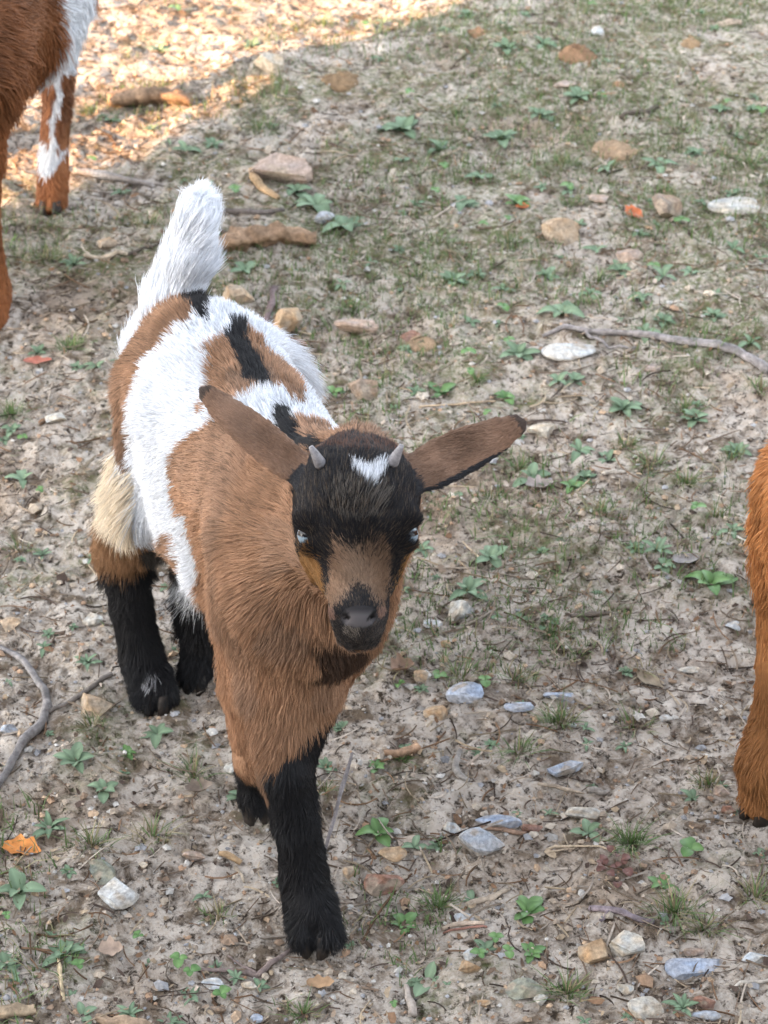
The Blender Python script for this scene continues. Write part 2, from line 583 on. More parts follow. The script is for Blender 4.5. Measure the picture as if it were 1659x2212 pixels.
# ------------------------------------------------------------------ unseen building added to shade the yard: its leaning corner sets the shadow's edge
def bm_box(bm, lo, hi, M=None):
    vs_ = [bm.verts.new((x, y, z)) for z in (lo[2], hi[2]) for y in (lo[1], hi[1]) for x in (lo[0], hi[0])]
    for f in ((0, 2, 3, 1), (4, 5, 7, 6), (0, 1, 5, 4), (2, 6, 7, 3), (0, 4, 6, 2), (1, 3, 7, 5)): bm.faces.new([vs_[i] for i in f])
def bm_obj(name, bm, mat, parent):
    me = bpy.data.meshes.new(name); bm.to_mesh(me); bm.free(); me.materials.append(mat)
    return link(name, me, parent)
BOARD = plain_mat("weathered board", (.20, .17, .14), .85, .2, 14, .4, .5)
TIN = plain_mat("roof tin", (.30, .30, .30), .45, .5, 5, .2, .1)
shade_caster = link("shade_caster", None, None, (-3.06, -.30, -.02))
shade_caster.rotation_euler = (0, 0, math.atan2(-.47, .88))
tag(shade_caster, "shade-casting building with slanted sides, unseen, added behind the viewer", "shade_caster")
LEAN = .635  # outward slant chosen to tilt the edge of the cast shade
def slant_wall():
    bm = bmesh.new()
    q = [bm.verts.new((x + (-LEAN * z if x < 1 else LEAN * z), y, z)) for z in (0, 2.5) for y in (-3, -.02) for x in (0, 6.6)]
    for f in ((0, 2, 3, 1), (4, 5, 7, 6), (0, 1, 5, 4), (2, 6, 7, 3), (0, 4, 6, 2), (1, 3, 7, 5)): bm.faces.new([q[i] for i in f])
    return bm
bm_obj("wall", slant_wall(), BOARD, shade_caster)
bm = bmesh.new()
r_ = [bm.verts.new(q) for q in ((-1.59, .0, 2.5), (8.2, .0, 2.5), (8.2, -3.1, 2.5), (-1.59, -3.1, 2.5), (-1.59, -1.55, 3.2), (8.2, -1.55, 3.2))]
for f in ((0, 1, 5, 4), (2, 3, 4, 5), (0, 4, 3), (1, 2, 5), (3, 2, 1, 0)): bm.faces.new([r_[i] for i in f])
bm_obj("roof", bm, TIN, shade_caster)
bm = bmesh.new(); bm_box(bm, (2.6, -.017, .05), (3.6, .03, 2.05)); bm_obj("door", bm, plain_mat("door paint", (.12, .14, .12), .7), shade_caster)
# ------------------------------------------------------------------ the kid in the middle
def Z(pts, ox=189, oy=378, k=.3581): return [(ox + x * k, oy + y * k) for x, y in pts]

P_RUMP_BROWN = Z([(410, 700), (520, 690), (640, 740), (720, 800), (735, 850), (650, 860), (640, 940), (560, 940), (480, 1010), (400, 1090), (350, 1140), (300, 1280), (260, 1370), (250, 1480), (265, 1600), (285, 1790), (230, 1700), (180, 1560), (150, 1420), (110, 1260), (110, 1130), (150, 1010), (240, 880), (340, 780)])
P_RUMP_BLACK = Z([(440, 725), (480, 670), (560, 620), (700, 630), (800, 700), (900, 810), (850, 800), (790, 735), (745, 770), (735, 900), (660, 850), (600, 795), (500, 765)])
P_MID_BROWN = Z([(700, 1100), (770, 1040), (860, 960), (900, 900), (970, 950), (1080, 1050), (1160, 1100), (1250, 1210), (1310, 1310), (1315, 1425), (1240, 1400), (1190, 1340), (1100, 1310), (1040, 1340), (1000, 1350), (940, 1390), (860, 1420), (760, 1380), (740, 1330), (752, 1270), (768, 1140)])
P_MID_BLACK = Z([(868, 872), (950, 900), (965, 1000), (1030, 1100), (1100, 1250), (1115, 1320), (1050, 1340), (955, 1270), (930, 1180), (900, 1080), (838, 1000), (870, 940)])
P_NAPE_BLACK = Z([(1140, 1450), (1200, 1410), (1260, 1490), (1300, 1580), (1440, 1610), (1420, 1700), (1240, 1640), (1160, 1530)])
P_NAPE_BROWN = Z([(1265, 1490), (1330, 1490), (1440, 1530), (1500, 1600), (1470, 1660), (1300, 1590)])
P_SPOT = Z([(660, 1400), (720, 1360), (740, 1420), (680, 1440)])
P_SHOULDER = [(480, 905), (430, 928), (389, 958), (372, 987), (368, 1026), (378, 1080), (405, 1140), (425, 1200), (440, 1270), (455, 1340), (465, 1420), (472, 1500), (480, 1600), (500, 1720), (1000, 1800), (1000, 990), (740, 960), (700, 965), (660, 950), (600, 930), (560, 925)]
P_BELLY = Z([(540, 420), (600, 400), (640, 560), (690, 660), (650, 700), (500, 690), (430, 590), (520, 500)], 189, 1026, .3093)
P_CREAM = [(212, 830), (234, 890), (255, 960), (272, 1010), (296, 1010), (302, 1080), (285, 1140), (240, 1150), (195, 1130), (190, 900)]
P_CHESTDARK = [(672, 1360), (790, 1385), (782, 1475), (728, 1525), (682, 1500), (690, 1430)]

P_FACE = [(728, 1170), (770, 1186), (822, 1160), (836, 1205), (840, 1270), (830, 1312), (800, 1296), (788, 1270), (770, 1260), (755, 1275), (740, 1300), (716, 1322), (707, 1290), (716, 1230)]
P_CHK_L = [(655, 1178), (690, 1210), (702, 1270), (706, 1320), (685, 1310), (650, 1240)]
P_CHK_R = [(866, 1215), (890, 1180), (895, 1230), (870, 1290), (850, 1330), (848, 1280)]
P_STAR = [(752, 1008), (788, 1024), (834, 1000), (824, 1038), (804, 1066), (782, 1060), (768, 1036)]

kid = link("goat_kid", None)
kid.location = (-0.1, 1.42, 0)
tag(kid, "small brown, white and black goat kid with stub horns walking towards the viewer", "goat")
bpy.context.view_layer.update()
KOFF = np.array([-0.1, 1.42, 0.0])

KE = gz(772, 1150, 0.39)
kl = norm(np.array([1.0, 0.03, 0.0])); kn = np.array([0, -.69, -.724]); kn = norm(kn - (kn @ kl) * kl); km = np.cross(kl, kn) * -1
if km[2] < 0: km = -km
S = Sdf()
AX = norm(np.array([.368, -.93, 0])); SD = np.array([.93, .368, 0]); UP = np.array([0, 0, 1.0])
TM = np.stack([AX, SD, UP])
S.ell('trunk', (-.066, 1.415, .292), (.085, .058, .084), TM, .05)
S.ell('trunk', (-.112, 1.515, .288), (.115, .070, .084), TM, .05)
S.ell('trunk', (-.148, 1.600, .302), (.072, .061, .068), TM, .05)
S.ell('trunk', (-.122, 1.505, .242), (.090, .050, .056), TM, .04)
S.ell('neck', (-.062, 1.362, .262), (.046, .046, .066), TM, .05)
W = head_prims(S, KE, kl, kn, km)
S.cone('neck', (-.064, 1.385, .325), .050, W(0, -.040, -.042), .034, .045)
S.cone('neck', (-.054, 1.355, .285), .048, W(0, -.004, -.062), .026, .045)
# ears
earL0, earL1 = W(-.033, -.040, -.012), W(-.103, -.104, -.030)
earR0, earR1 = W(.033, -.037, -.012), W(.113, -.079, -.034)
prof = [.0105, .0130, .0142, .0140, .0128, .0105, .0068]
for a, b, q in ((earL0, earL1, -1), (earR0, earR1, 1)):
    ax = norm(b - a); nr = norm(km * .95 - kn * .25); nr = norm(nr - (nr @ ax) * ax)
    S.leaf('ear', a, b, nr, [w_ * (1.28 if q > 0 else 1.0) for w_ in prof], .0042)
# tail
tb = np.array([-.181, 1.664, .340]); tt = gy(420, 478, 1.665)
tm_ = tb * .5 + tt * .5 + np.array([.002, 0, 0])
S.chain('tail', [(tb + (-.006, -.01, -.04), .028), (tb, .0215), (tm_, .0172), (tt, .0140)], .02)
# legs
S.chain('hleg', [((-.168, 1.605, .285), .050), ((-.192, 1.575, .205), .034), ((-.229, 1.605, .138), .0190), ((-.222, 1.592, .085), .0165), ((-.214, 1.580, .035), .0165), ((-.204, 1.566, .018), .0140)], .02)
for q in (-1, 1): S.chain('hleg', [((-.208 + q * .006, 1.572, .026), .0120), ((-.2005 + q * .0085, 1.556, .011), .0100)], .004)
S.chain('hleg', [((-.118, 1.625, .285), .048), ((-.122, 1.565, .205), .038), ((-.150, 1.605, .120), .026), ((-.165, 1.600, .040), .0145), ((-.168, 1.590, .012), .0145)], .02)
kneeS = gz(618, 1664, .145); fetS = gz(657, 1895, .048); hoofS = gz(682, 2008, .014)
S.chain('fleg', [((-.055, 1.370, .25), .042), ((-.072, 1.345, .195), .036), (kneeS, .0200), (kneeS * .5 + fetS * .5, .0160), (fetS, .0175), (fetS * .35 + hoofS * .65, .0150)], .02)
for q in (-1, 1): S.chain('fleg', [(fetS * .6 + hoofS * .4 + np.array([q * .0065, 0, 0]), .0125), (hoofS + np.array([q * .0095, -.004, -.001]), .0105)], .004)
S.chain('fleg', [((-.088, 1.385, .24), .038), ((-.096, 1.380, .175), .030), ((-.100, 1.368, .105), .0190), ((-.104, 1.405, .055), .0130), ((-.106, 1.402, .034), .0135)], .02)

v, fa = S.mesh(0.0026)
nv = vert_normals(v, fa)
names, reg, RD = S.regions(v)

def face_mask(p): return survey(p)

def coat(p, nrm, reg, bare=False):
    """natural coat colour at points p of the body: patches of brown, black, white and cream"""
    d = survey(p)
    j = 5.0
    x = d[:, 0] + j * fbm(p * 90, 2, 5) + rng.normal(0, 2.0, len(p))
    y = d[:, 1] + j * fbm(p * 90, 2, 9) + rng.normal(0, 2.5, len(p))
    col = np.tile(WHITE, (len(p), 1))
    side = (p - np.array([-.112, 1.515, 0])) @ SD
    along = (p - np.array([-.112, 1.515, 0])) @ AX
    body = (reg == names.index('trunk')) | (reg == names.index('neck')) | (reg == names.index('hleg')) | (reg == names.index('fleg')) | (reg == names.index('tail'))
    def put(mask, c, var=0.0):
        col[mask] = c
    T = body & (reg != names.index('tail'))
    shade = (0.92 + 0.34 * fbm(p * np.array([34, 34, 15]), 4, 31, .6))[:, None]
    brown = BROWN * shade + (BROWN2 - BROWN) * (fbm(p * 14, 2, 77)[:, None] > 0)
    for poly, c in ((P_SHOULDER, None), (P_RUMP_BROWN, None), (P_MID_BROWN, None), (P_NAPE_BROWN, None), (P_SPOT, None), (P_BELLY, None)):
        mk = T & inside(poly, x, y); col[mk] = brown[mk]
    # the flank away from the main side: brown saddle low down
    far = T & (side > .066) & (along < .02) & (along > -.06) & (p[:, 2] < .30); col[far] = brown[far]
    dk = rng.random(len(p)) < .11 + .14 * (fbm(p * 45, 2, 61) > .2)
    mkd = T & dk & (col[:, 0] < .5); col[mkd] *= .42
    for poly in (P_RUMP_BLACK, P_MID_BLACK, P_NAPE_BLACK):
        put(T & inside(poly, x, y), BLACK)
    mk = T & inside(P_CREAM, x, y); col[mk] = CREAM * (0.95 + .1 * shade[mk])
    put(T & inside(P_CHESTDARK, x, y) & (p[:, 1] < 1.345), np.array([.05, .028, .018]))
    # neck is all brown
    mk = (reg == names.index('neck')) & (p[:, 1] < 1.40) & ~inside(P_NAPE_BLACK, x, y) & ~inside(P_CHESTDARK, x, y)
    col[mk] = brown[mk] * np.where(dk[mk], .5, 1.0)[:, None]
    # legs
    z = p[:, 2] + .006 * fbm(p * 60, 2, 3)
    fl = reg == names.index('fleg')
    mk = fl & (z > .10); col[mk] = brown[mk]
    strid = p[:, 1] < np.where(z < .135, 1.336, 1.352)
    put(fl & strid & (z < .172 + (p[:, 0] + .065) * .6) & (p[:, 0] > -.088), BLACK)
    put(fl & strid & (z < .125), BLACK)
    put(fl & ~strid & (z < .080), BLACK)
    hl = reg == names.index('hleg')
    mk = hl & (z < .192) & (z > .126) & (p[:, 0] < -.18); col[mk] = np.array([.26, .145, .075])
    put(hl & (z < .185) & (z > .12) & (p[:, 0] > -.205) & (p[:, 0] < -.165), np.array([.05, .045, .042]))
    rh = p[:, 0] < -.178
    put(hl & rh & (z < .128), BLACK)
    put(hl & ~rh & (z < .085 + .03 * rng.random(len(p))), BLACK)
    wsp = hl & (np.hypot(x - 322, y - 1462) < 16); col[wsp & (rng.random(len(p)) < .5)] = np.array([.4, .4, .42])
    # tail
    tl = reg == names.index('tail')
    put(tl, WHITE * 1.18)
    # head
    hd = (reg == names.index('head'))
    put(hd, BLACK * 1.3)
    fr = hd & (rng.random(len(p)) < .16); put(fr, np.array([.085, .062, .045]))
    ctr = hd & (np.hypot((x - 775) / 1.5, y - 1085) < 45) & (rng.random(len(p)) < .40); put(ctr, np.array([.12, .105, .09]))
    x2 = x + rng.normal(0, 3, len(p)); y2 = y + rng.normal(0, 7, len(p))
    front = (nrm @ km) > -.15
    mk = hd & front & inside(P_FACE, x2, y2); col[mk] = ((np.array([.285, .175, .11]) + np.array([.03, .04, .04]) * np.exp(-((x[mk] - 770) / 40) ** 2)[:, None]) * shade[mk])
    up = mk & (y2 < 1215) & (rng.random(len(p)) < (1215 - y2) / 90); col[up] = BLACK * 1.5
    mk = hd & (inside(P_CHK_L, x2, y2) | inside(P_CHK_R, x2, y2)); col[mk] = TAN * shade[mk]
    put(hd & front & inside(P_STAR, x, y), WHITE)
    poll = hd & (y < 986); col[poll] = np.where((rng.random(poll.sum()) < .55)[:, None], np.array([.09, .042, .026]), BLACK * 1.5)
    mz = hd & (y > 1338) & front; col[mz] = np.where((rng.random(mz.sum()) < .3)[:, None], np.array([.075, .06, .05]), np.array([.022, .02, .021]))
    put(hd & front & (np.hypot(x - 765, (y - 1368)) < 16) & (rng.random(len(p)) < .6), np.array([.22, .19, .16]))
    put(hd & front & (np.hypot((x - 716) / .8, (y - 1330)) < 13), np.array([.20, .12, .09]))
    put(hd & front & (np.hypot((x - 822) / .8, (y - 1325)) < 13), np.array([.20, .12, .09]))
    back = hd & ~front & (p[:, 2] < KE[2] - .02); col[back] = brown[back] * .8
    if bare:
        l_, n_, m_ = (p - KE) @ kl, (p - KE) @ kn, (p - KE) @ km
        mzb = hd & (n_ > .045) & front; col[mzb] = np.array([.035, .031, .031])
        pr_ = np.hypot(l_ / .0138, (n_ - .0590) / .0090); pad = hd & (pr_ < 1.15) & (m_ > -.008)
        pt = (smooth(1.1, .75, pr_) * smooth(.0545, .0600, n_))[pad][:, None]; col[pad] = np.array([.024, .022, .024]) * (1 - pt) + np.array([.105, .096, .10]) * pt
        for q in (-1, 1): put(hd & (np.hypot((l_ - q * .0092) / .0030, (n_ - .0585 + (np.abs(l_) - .009) * .7) / .0018) < 1.2), np.array([.006, .005, .006]))
        put(hd & (np.abs(n_ - .0765 + (l_ / .02) ** 2 * .006) < .0009) & (np.abs(l_) < .016), np.array([.006, .005, .005]))
        put(hd & (np.abs(l_) < .0009) & (n_ > .061) & (n_ < .0765), np.array([.012, .011, .011]))
    # ears
    er = reg == names.index('ear')
    sgn = np.where(p[:, 0] < KE[0], 0, 1)
    e0 = np.where(sgn[:, None] == 0, earL0, earR0); e1 = np.where(sgn[:, None] == 0, earL1, earR1)
    t = ((p - e0) * (e1 - e0)).sum(1) / ((e1 - e0) ** 2).sum(1)
    lat = ((p - e0) @ kn) - t * ((e1 - e0) @ kn)
    ec = EARB * (0.9 + .25 * fbm(p * 60, 2, 4))[:, None]
    col[er] = ec[er]
    put(er & ((lat > .0105) | (t < .10) & (lat > -.004)), BLACK * 1.5)
    put(er & (t > .985), np.array([.07, .05, .04]))
    return col

vc = coat(v, nv, reg, True)
body_me = mesh_from("goat_body", v - KOFF, fa[:, ::-1] if False else fa, SKIN, True, vc * 0.8, "coat")
kid_body = link("body", body_me, kid)

def kid_fur():
    dens = np.ones(len(v))
    for g, w in (('head', 4.0), ('ear', 2.6), ('neck', 1.35), ('tail', 1.5), ('fleg', 1.5), ('hleg', 1.2)): dens[reg == names.index(g)] = w
    dens[v[:, 2] < .008] = 0
    eyes = [W(-.0375, .0, .004), W(.0375, .0, .004)]
    P, Nn = sample_roots(v, fa, nv, 390000, dens)
    nm, rg, D_ = S.regions(P)
    keep = np.ones(len(P), bool)
    for e_ in EYE_C: keep &= np.linalg.norm(P - e_, axis=1) > .0082
    loc = P - KE
    keep &= ~((rg == names.index('head')) & (np.hypot((loc @ kl) / .0125, ((loc @ kn) - .0600) / .0075) < 1) & ((loc @ km) > -.004))
    P, Nn, rg, D_ = P[keep], Nn[keep], rg[keep], D_[:, keep]
    n = len(P)
    col = coat(P, Nn, rg)
    G = lambda g: rg == names.index(g)
    down = np.array([0, 0, -1.0])
    d = survey(P)
    lo = P - KE
    nn_, ll_, mm_ = lo @ kn, lo @ kl, lo @ km
    one = np.ones(n)
    spec = {}
    low = smooth(.26, .20, P[:, 2])
    crest = smooth(.74, .90, Nn[:, 2])
    spec['trunk'] = (np.tile(-AX * .9 + down * .55, (n, 1)), .0092 + .017 * low + .004 * crest, .35 + .12 * crest)
    up = smooth(.28, .38, P[:, 2])[:, None]
    spec['neck'] = ((-AX * .25 + down) * (1 - up) + (-AX + down * .35) * up, .019 - .005 * up[:, 0], .34 * one)
    past = smooth(.055, .03, P[:, 2]); thigh = smooth(.14, .19, P[:, 2])
    legL = .0115 + .0055 * thigh + .001 * past
    spec['fleg'] = (np.tile(down + np.array([0, .12, 0]), (n, 1)), legL, .20 + .04 * past)
    lh = ((P[:, 0] > -.178) & (P[:, 2] > .06)) * 1.0
    hk = ((P[:, 2] < .18) & (P[:, 2] > .115) & (P[:, 0] < -.178)) * 1.0
    rp = (P[:, 1] > 1.635) * 1.0
    spec['hleg'] = (np.tile(down + np.array([0, .12, 0]), (n, 1)), legL + .012 * lh + .007 * hk + .010 * rp, .20 + .18 * lh + .22 * hk)
    spec['tail'] = (np.tile(norm(tt - tb), (n, 1)), .026 * one, .32 * one)
    fore = (np.abs(ll_) < .022) & (nn_ < -.01) & (nn_ > -.05); pollh = nn_ < -.05
    hL = .0035 + .0055 * smooth(.045, -.02, nn_); hl_ = .22 * one
    hD = -kn * 1.0 + kl * (ll_[:, None] * 9.0)
    hL[fore] = .0105; hl_[fore] = .45; hL[pollh] = .009; hl_[pollh] = .35; hD[pollh] = -kn - km * .3
    hL[nn_ > .035] = .0026
    chin = (nn_ > .06) & (mm_ < -.016); hL[chin] = .007; hD[chin] = kn - km * .2
    spec['head'] = (hD, hL, hl_)
    eL = norm(earL1 - earL0); eR = norm(earR1 - earR0)
    spec['ear'] = (np.where((P[:, :1] < KE[0]), eL, eR), .0040 * one, .16 * one)
    wts = np.exp(-np.clip(D_ - D_.min(0), 0, .2) / .009); wts /= wts.sum(0)
    D = np.zeros((n, 3)); L = np.zeros(n); lift = np.zeros(n); R = np.full(n, .00022)
    for i, g in enumerate(nm):
        a_, b_, c_ = spec[g]
        D += wts[i][:, None] * norm(a_); L += wts[i] * b_; lift += wts[i] * c_
    cr = inside(P_CREAM, d[:, 0], d[:, 1]) & (G('trunk') | G('hleg')); D[cr] = down + (-AX) * .35; L[cr] = .030; lift[cr] = .30
    for g in ('head', 'ear'):
        i = nm.index(g); k_ = G(g); D[k_], L[k_], lift[k_] = spec[g][0][k_], np.minimum(L[k_], spec[g][1][k_] + .004), spec[g][2][k_]
    R[G('head')] = .00015; R[G('head') & (pollh | fore)] = .00019; R[G('ear')] = .00022
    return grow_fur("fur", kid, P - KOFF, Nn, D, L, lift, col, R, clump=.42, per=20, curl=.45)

# eyes, horns, hooves
EYE_C = [W(-.0335, .0015, .0015), W(.0340, .0025, .0015)]
def mat_eye():
    m, n, l, b = new_mat("eye")
    a = N(n, 'ShaderNodeAttribute', attribute_name="tint")
    l.new(a.outputs['Color'], b.inputs['Base Color'])
    b.inputs['Roughness'].default_value = 0.2
    b.inputs['Specular IOR Level'].default_value = 0.35
    return m
EYE = mat_eye()
PUP = 0.0
def eye_ball(parent, off, c, look, l_axis, r=.0088):
    look = norm(look); h = norm(l_axis - (l_axis @ look) * look); w = np.cross(look, h)
    nu, nvv = 40, 28
    V, F, C = [], [], []
    for i in range(nvv + 1):
        th = math.pi * i / nvv
        for k in range(nu):
            ph = 2 * math.pi * k / nu
            q = np.array([math.sin(th) * math.cos(ph), math.sin(th) * math.sin(ph), math.cos(th)])
            V.append(c + r * (q[0] * h + q[1] * w + q[2] * look) - off)
            if q[2] > 0 and abs(q[0]) < .62 and abs(q[1] - PUP * .10) < .24: C.append((.004, .004, .006))
            elif q[2] > .30: C.append((.20, .26, .31))
            else: C.append((.03, .025, .022))
    for i in range(nvv):
        for k in range(nu):
            F.append((i * nu + k, i * nu + (k + 1) % nu, (i + 1) * nu + (k + 1) % nu, (i + 1) * nu + k))
    link("eye", mesh_from("eye", V, F, EYE, True, np.array(C)), parent)
for q, c in zip((-1, 1), EYE_C):
    eye_ball(kid, KOFF, c, kl * q * .52 + km * .84 + kn * .02, kl * q - kn * .25, .0078)

for q, tipn in ((-1, -.060), (1, -.0595)):
    base = W(q * .0245, -.0440, .024); mid = W(q * .0265, -.0470, .0315); tip = W(q * .0308, -.0540, .0355)
    ts = np.linspace(0, 1, 9)[:, None]
    pts = (1 - ts) ** 2 * base + 2 * ts * (1 - ts) * mid + ts ** 2 * tip
    V, F = lathe_tube(pts - KOFF, .0043 * (1 - .62 * np.linspace(0, 1, 9) ** 1.5), 12)
    link("horn", mesh_from("horn", V, F, HORN), kid)

kid_fur()
hm = hoof_mesh(HOOF, .0105, .026, .018)
for (x, y, z), rz, tilt in (((hoofS[0], hoofS[1] - .004, 0), -.15, 0), ((-.106, 1.402, .018), .2, .3), ((-.199, 1.556, 0), -.25, 0), ((-.168, 1.586, 0), -.2, 0)):
    o = link("hoof", hm, kid, np.array([x, y, z]) - KOFF)
    o.rotation_euler = (tilt, 0, rz)
# ------------------------------------------------------------------ the two grown goats cut by the frame
def grown_goat(name, label, hoof_at, yaw, size, coat_fn, nfur, which=(1, 1), h=.0052, fur_len=1.0, seed=3, stance=(0, 0, 0, 0), girth=1.0, turn=0.0, legfat=1.0):
    """built in its own frame: +x right of the goat's own axis seen from the front, -y forward, feet on z=0; hoof_at = where its given hoof stands"""
    S = Sdf()
    k = size
    V3 = lambda x, y, z: np.array([x, y, z]) * k
    S.ell('trunk', V3(0, -.16, .37), np.array([.088 * (1 + (girth - 1) * 2.2), .14, .135]) * k, None, .06 * k)
    S.ell('trunk', V3(0, .04, .345), np.array([.122 * girth, .19, .135]) * k, None, .06 * k)
    S.ell('trunk', V3(0, .22, .385), np.array([.088, .11, .105]) * k, None, .06 * k)
    ct, st = math.cos(turn), math.sin(turn)
    Tn = np.array([[ct, -st, 0], [st, ct, 0], [0, 0, 1.0]])
    piv = V3(0, -.22, .45)
    NK = piv + Tn @ (V3(0, -.36, .60) - piv)
    S.cone('neck', V3(0, -.24, .40), .082 * k * min(girth, 1), NK, .052 * k, .06 * k)
    S.cone('neck', V3(0, -.26, .33), .070 * k * min(girth, 1), NK - V3(0, 0, .07), .045 * k, .06 * k)
    E_ = piv + Tn @ (V3(0, -.42, .625) - piv); kl_ = Tn @ np.array([1.0, 0, 0]); kn_ = Tn @ norm(np.array([0, -.75, -.66])); km_ = Tn @ norm(np.array([0, -.66, .75]))
    Wh = head_prims(S, E_, kl_, kn_, km_, 1.55 * k)
    for q in (-1, 1):
        ax = Tn @ norm(np.array([q * .9, .1, .25])); a = Wh(q * .033, -.038, -.012); b = a + ax * .14 * k
        nr = norm(km_ - (km_ @ ax) * ax)
        S.leaf('ear', a, b, nr, list(np.array([.014, .021, .025, .025, .022, .016, .009]) * k), .0045)
    S.chain('tail', [(V3(0, .31, .44), .022 * k), (V3(0, .35, .50), .018 * k), (V3(0, .37, .56), .007 * k)], .02)
    feet = []
    for i, q in enumerate((-1, 1)):
        dy = stance[i]
        S.chain('fleg', [(V3(q * .062, -.20, .33), .062 * k), (V3(q * .070, -.19, .24), .038 * k * legfat), (V3(q * .068, -.195 + dy * .5, .155), .0255 * k * legfat), (V3(q * .068, -.195 + dy * .75, .09), .0215 * k * legfat), (V3(q * .068, -.20 + dy, .045), .0240 * k * legfat), (V3(q * .068, -.215 + dy, .014), .0225 * k)], .025 * k)
        feet.append(V3(q * .068, -.218 + dy, 0))
        dy = stance[2 + i]
        S.chain('hleg', [(V3(q * .062, .24, .36), .074 * k), (V3(q * .078, .20, .26), .046 * k), (V3(q * .072, .275 + dy * .5, .185), .021 * k), (V3(q * .070, .255 + dy * .8, .10), .0165 * k), (V3(q * .070, .245 + dy, .045), .0185 * k), (V3(q * .070, .23 + dy, .014), .019 * k)], .03 * k)
        feet.append(V3(q * .070, .226 + dy, 0))
    v, fa = S.mesh(h)
    nv = vert_normals(v, fa)
    names, reg, _ = S.regions(v)
    root = link(name, None)
    c, s_ = math.cos(yaw), math.sin(yaw)
    Rm = np.array([[c, -s_, 0], [s_, c, 0], [0, 0, 1]])
    fi, fx, fy = hoof_at
    t0 = np.array([fx, fy, 0]) - Rm @ feet[fi]
    root.location = (t0[0], t0[1], gh(fx, fy)); root.rotation_euler = (0, 0, yaw)
    tag(root, label, "goat")
    vc = coat_fn(v / k, nv, reg, names)
    link("body", mesh_from("goat_body", v, fa, SKIN, True, vc * .8, "coat"), root)
    hm = hoof_mesh(HOOF, .0140 * k, .036 * k, .022 * k)
    for f in feet: link("hoof", hm, root, f)
    for q in (-1, 1):
        eye_ball(root, np.zeros(3), Wh(q * .0345, .002, .0045), kl_ * q * .8 + km_ * .6, kn_ + km_ * .1, .0088 * 1.55 * k)
        ts = np.linspace(0, 1, 14)[:, None]
        b0, b1, b2 = Wh(q * .017, -.045, .03), Wh(q * .022, -.07, .075), Wh(q * .045, -.12, .085)
        Vh, Fh = lathe_tube((1 - ts) ** 2 * b0 + 2 * ts * (1 - ts) * b1 + ts ** 2 * b2, .013 * k * (1 - .75 * np.linspace(0, 1, 14)), 12)
        link("horn", mesh_from("horn", Vh, Fh, HORN), root)
    dens = np.ones(len(v))
    for g, w in (('fleg', 2.0), ('hleg', 1.8), ('head', .8)): dens[reg == names.index(g)] = w
    dens[v[:, 2] < .012 * k] = .0
    P, Nn = sample_roots(v, fa, nv, nfur, dens)
    nm, rg, _ = S.regions(P)
    col = coat_fn(P / k, Nn, rg, names)
    G = lambda g: rg == names.index(g)
    n = len(P); D = np.tile(np.array([0, .8, -.6]), (n, 1)); L = np.full(n, .020); lift = np.full(n, .3); R = np.full(n, .00045)
    D[G('neck')] = (0, .2, -1); L[G('neck')] = .026
    low = G('trunk') & (Nn[:, 2] < -.1); L[low] = .034; D[low] = (0, .3, -1)
    lg = G('fleg') | G('hleg'); D[lg] = (0, .08, -1); L[lg] = .010; lift[lg] = .16
    upl = lg & (P[:, 2] > .22 * k); L[upl] = .020; lift[upl] = .26
    hd = G('head'); D[hd] = -kn_; L[hd] = .006; lift[hd] = .2; R[hd] = .0003
    er = G('ear'); L[er] = .004; lift[er] = .15; D[er] = np.where(P[er][:, :1] < 0, np.array([-1., 0, .2]), np.array([1., 0, .2]))
    tl = G('tail'); L[tl] = .035; lift[tl] = .5; D[tl] = (0, .3, 1)
    grow_fur("fur", root, P, Nn, D, L * fur_len, lift, col, R, clump=.45, per=18, curl=.3, seed=seed * 11)
    return root, Rm, t0

RUST = np.array([.26, .10, .038]); ORANGE = np.array([.58, .26, .095])
def doe_coat(p, nrm, reg, names):
    n = len(p)
    x = p[:, 0] + .008 * fbm(p * 40, 2, 3); y = p[:, 1] + .02 * fbm(p * 18, 2, 5); z = p[:, 2] + .012 * fbm(p * 30, 2, 6)
    sh = (.85 + .35 * fbm(p * 16, 3, 9))[:, None]
    col = RUST * sh
    tk = (reg == names.index('trunk')) | (reg == names.index('hleg'))
    w = tk & (y > -.03) & (y < .18) & (z > .255) ; col[w] = WHITE
    hl = reg == names.index('hleg')
    col[hl & (y < .25) & (z > .12) & (z < .27) & (np.abs(np.abs(x) - .074) < .004 + .055 * smooth(.15, .23, z))] = WHITE
    fr = hl & (y < .252 + .02 * fbm(p * 22, 2, 8)) & (np.abs(np.abs(x) - .071) < .004) & (z <= .13) & (z > .06); col[fr] = WHITE * .95
    col[hl & (z > .045) & (z < .082) & (y < .25) & (np.abs(np.abs(x) - .069) < .016 * (z - .042) / .035)] = WHITE * .9
    return np.clip(col, 0, 1)
def wether_coat(p, nrm, reg, names):
    sh = (.9 + .3 * fbm(p * 14, 3, 19))[:, None]
    col = ORANGE * sh
    lg = (reg == names.index('fleg')) | (reg == names.index('hleg'))
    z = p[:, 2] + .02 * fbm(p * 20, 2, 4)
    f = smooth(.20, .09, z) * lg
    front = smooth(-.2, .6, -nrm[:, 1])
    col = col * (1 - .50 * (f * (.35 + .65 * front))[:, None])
    return np.clip(col, 0, 1)
h1 = gz(112, 446)
grown_goat("doe", "grown rusty brown goat with a white flank standing behind the kid", (3, h1[0], h1[1]), math.radians(-7), .95, doe_coat, 90000, seed=5, stance=(.02, .04, .02, -.10), girth=1.3)
h2 = gz(1642, 1766)
grown_goat("wether", "orange goat standing at the right edge of the frame", (0, h2[0], h2[1]), math.radians(-42), .92, wether_coat, 90000, seed=8, turn=math.radians(95), stance=(-.024, .02, 0, 0), girth=.8, legfat=1.45)
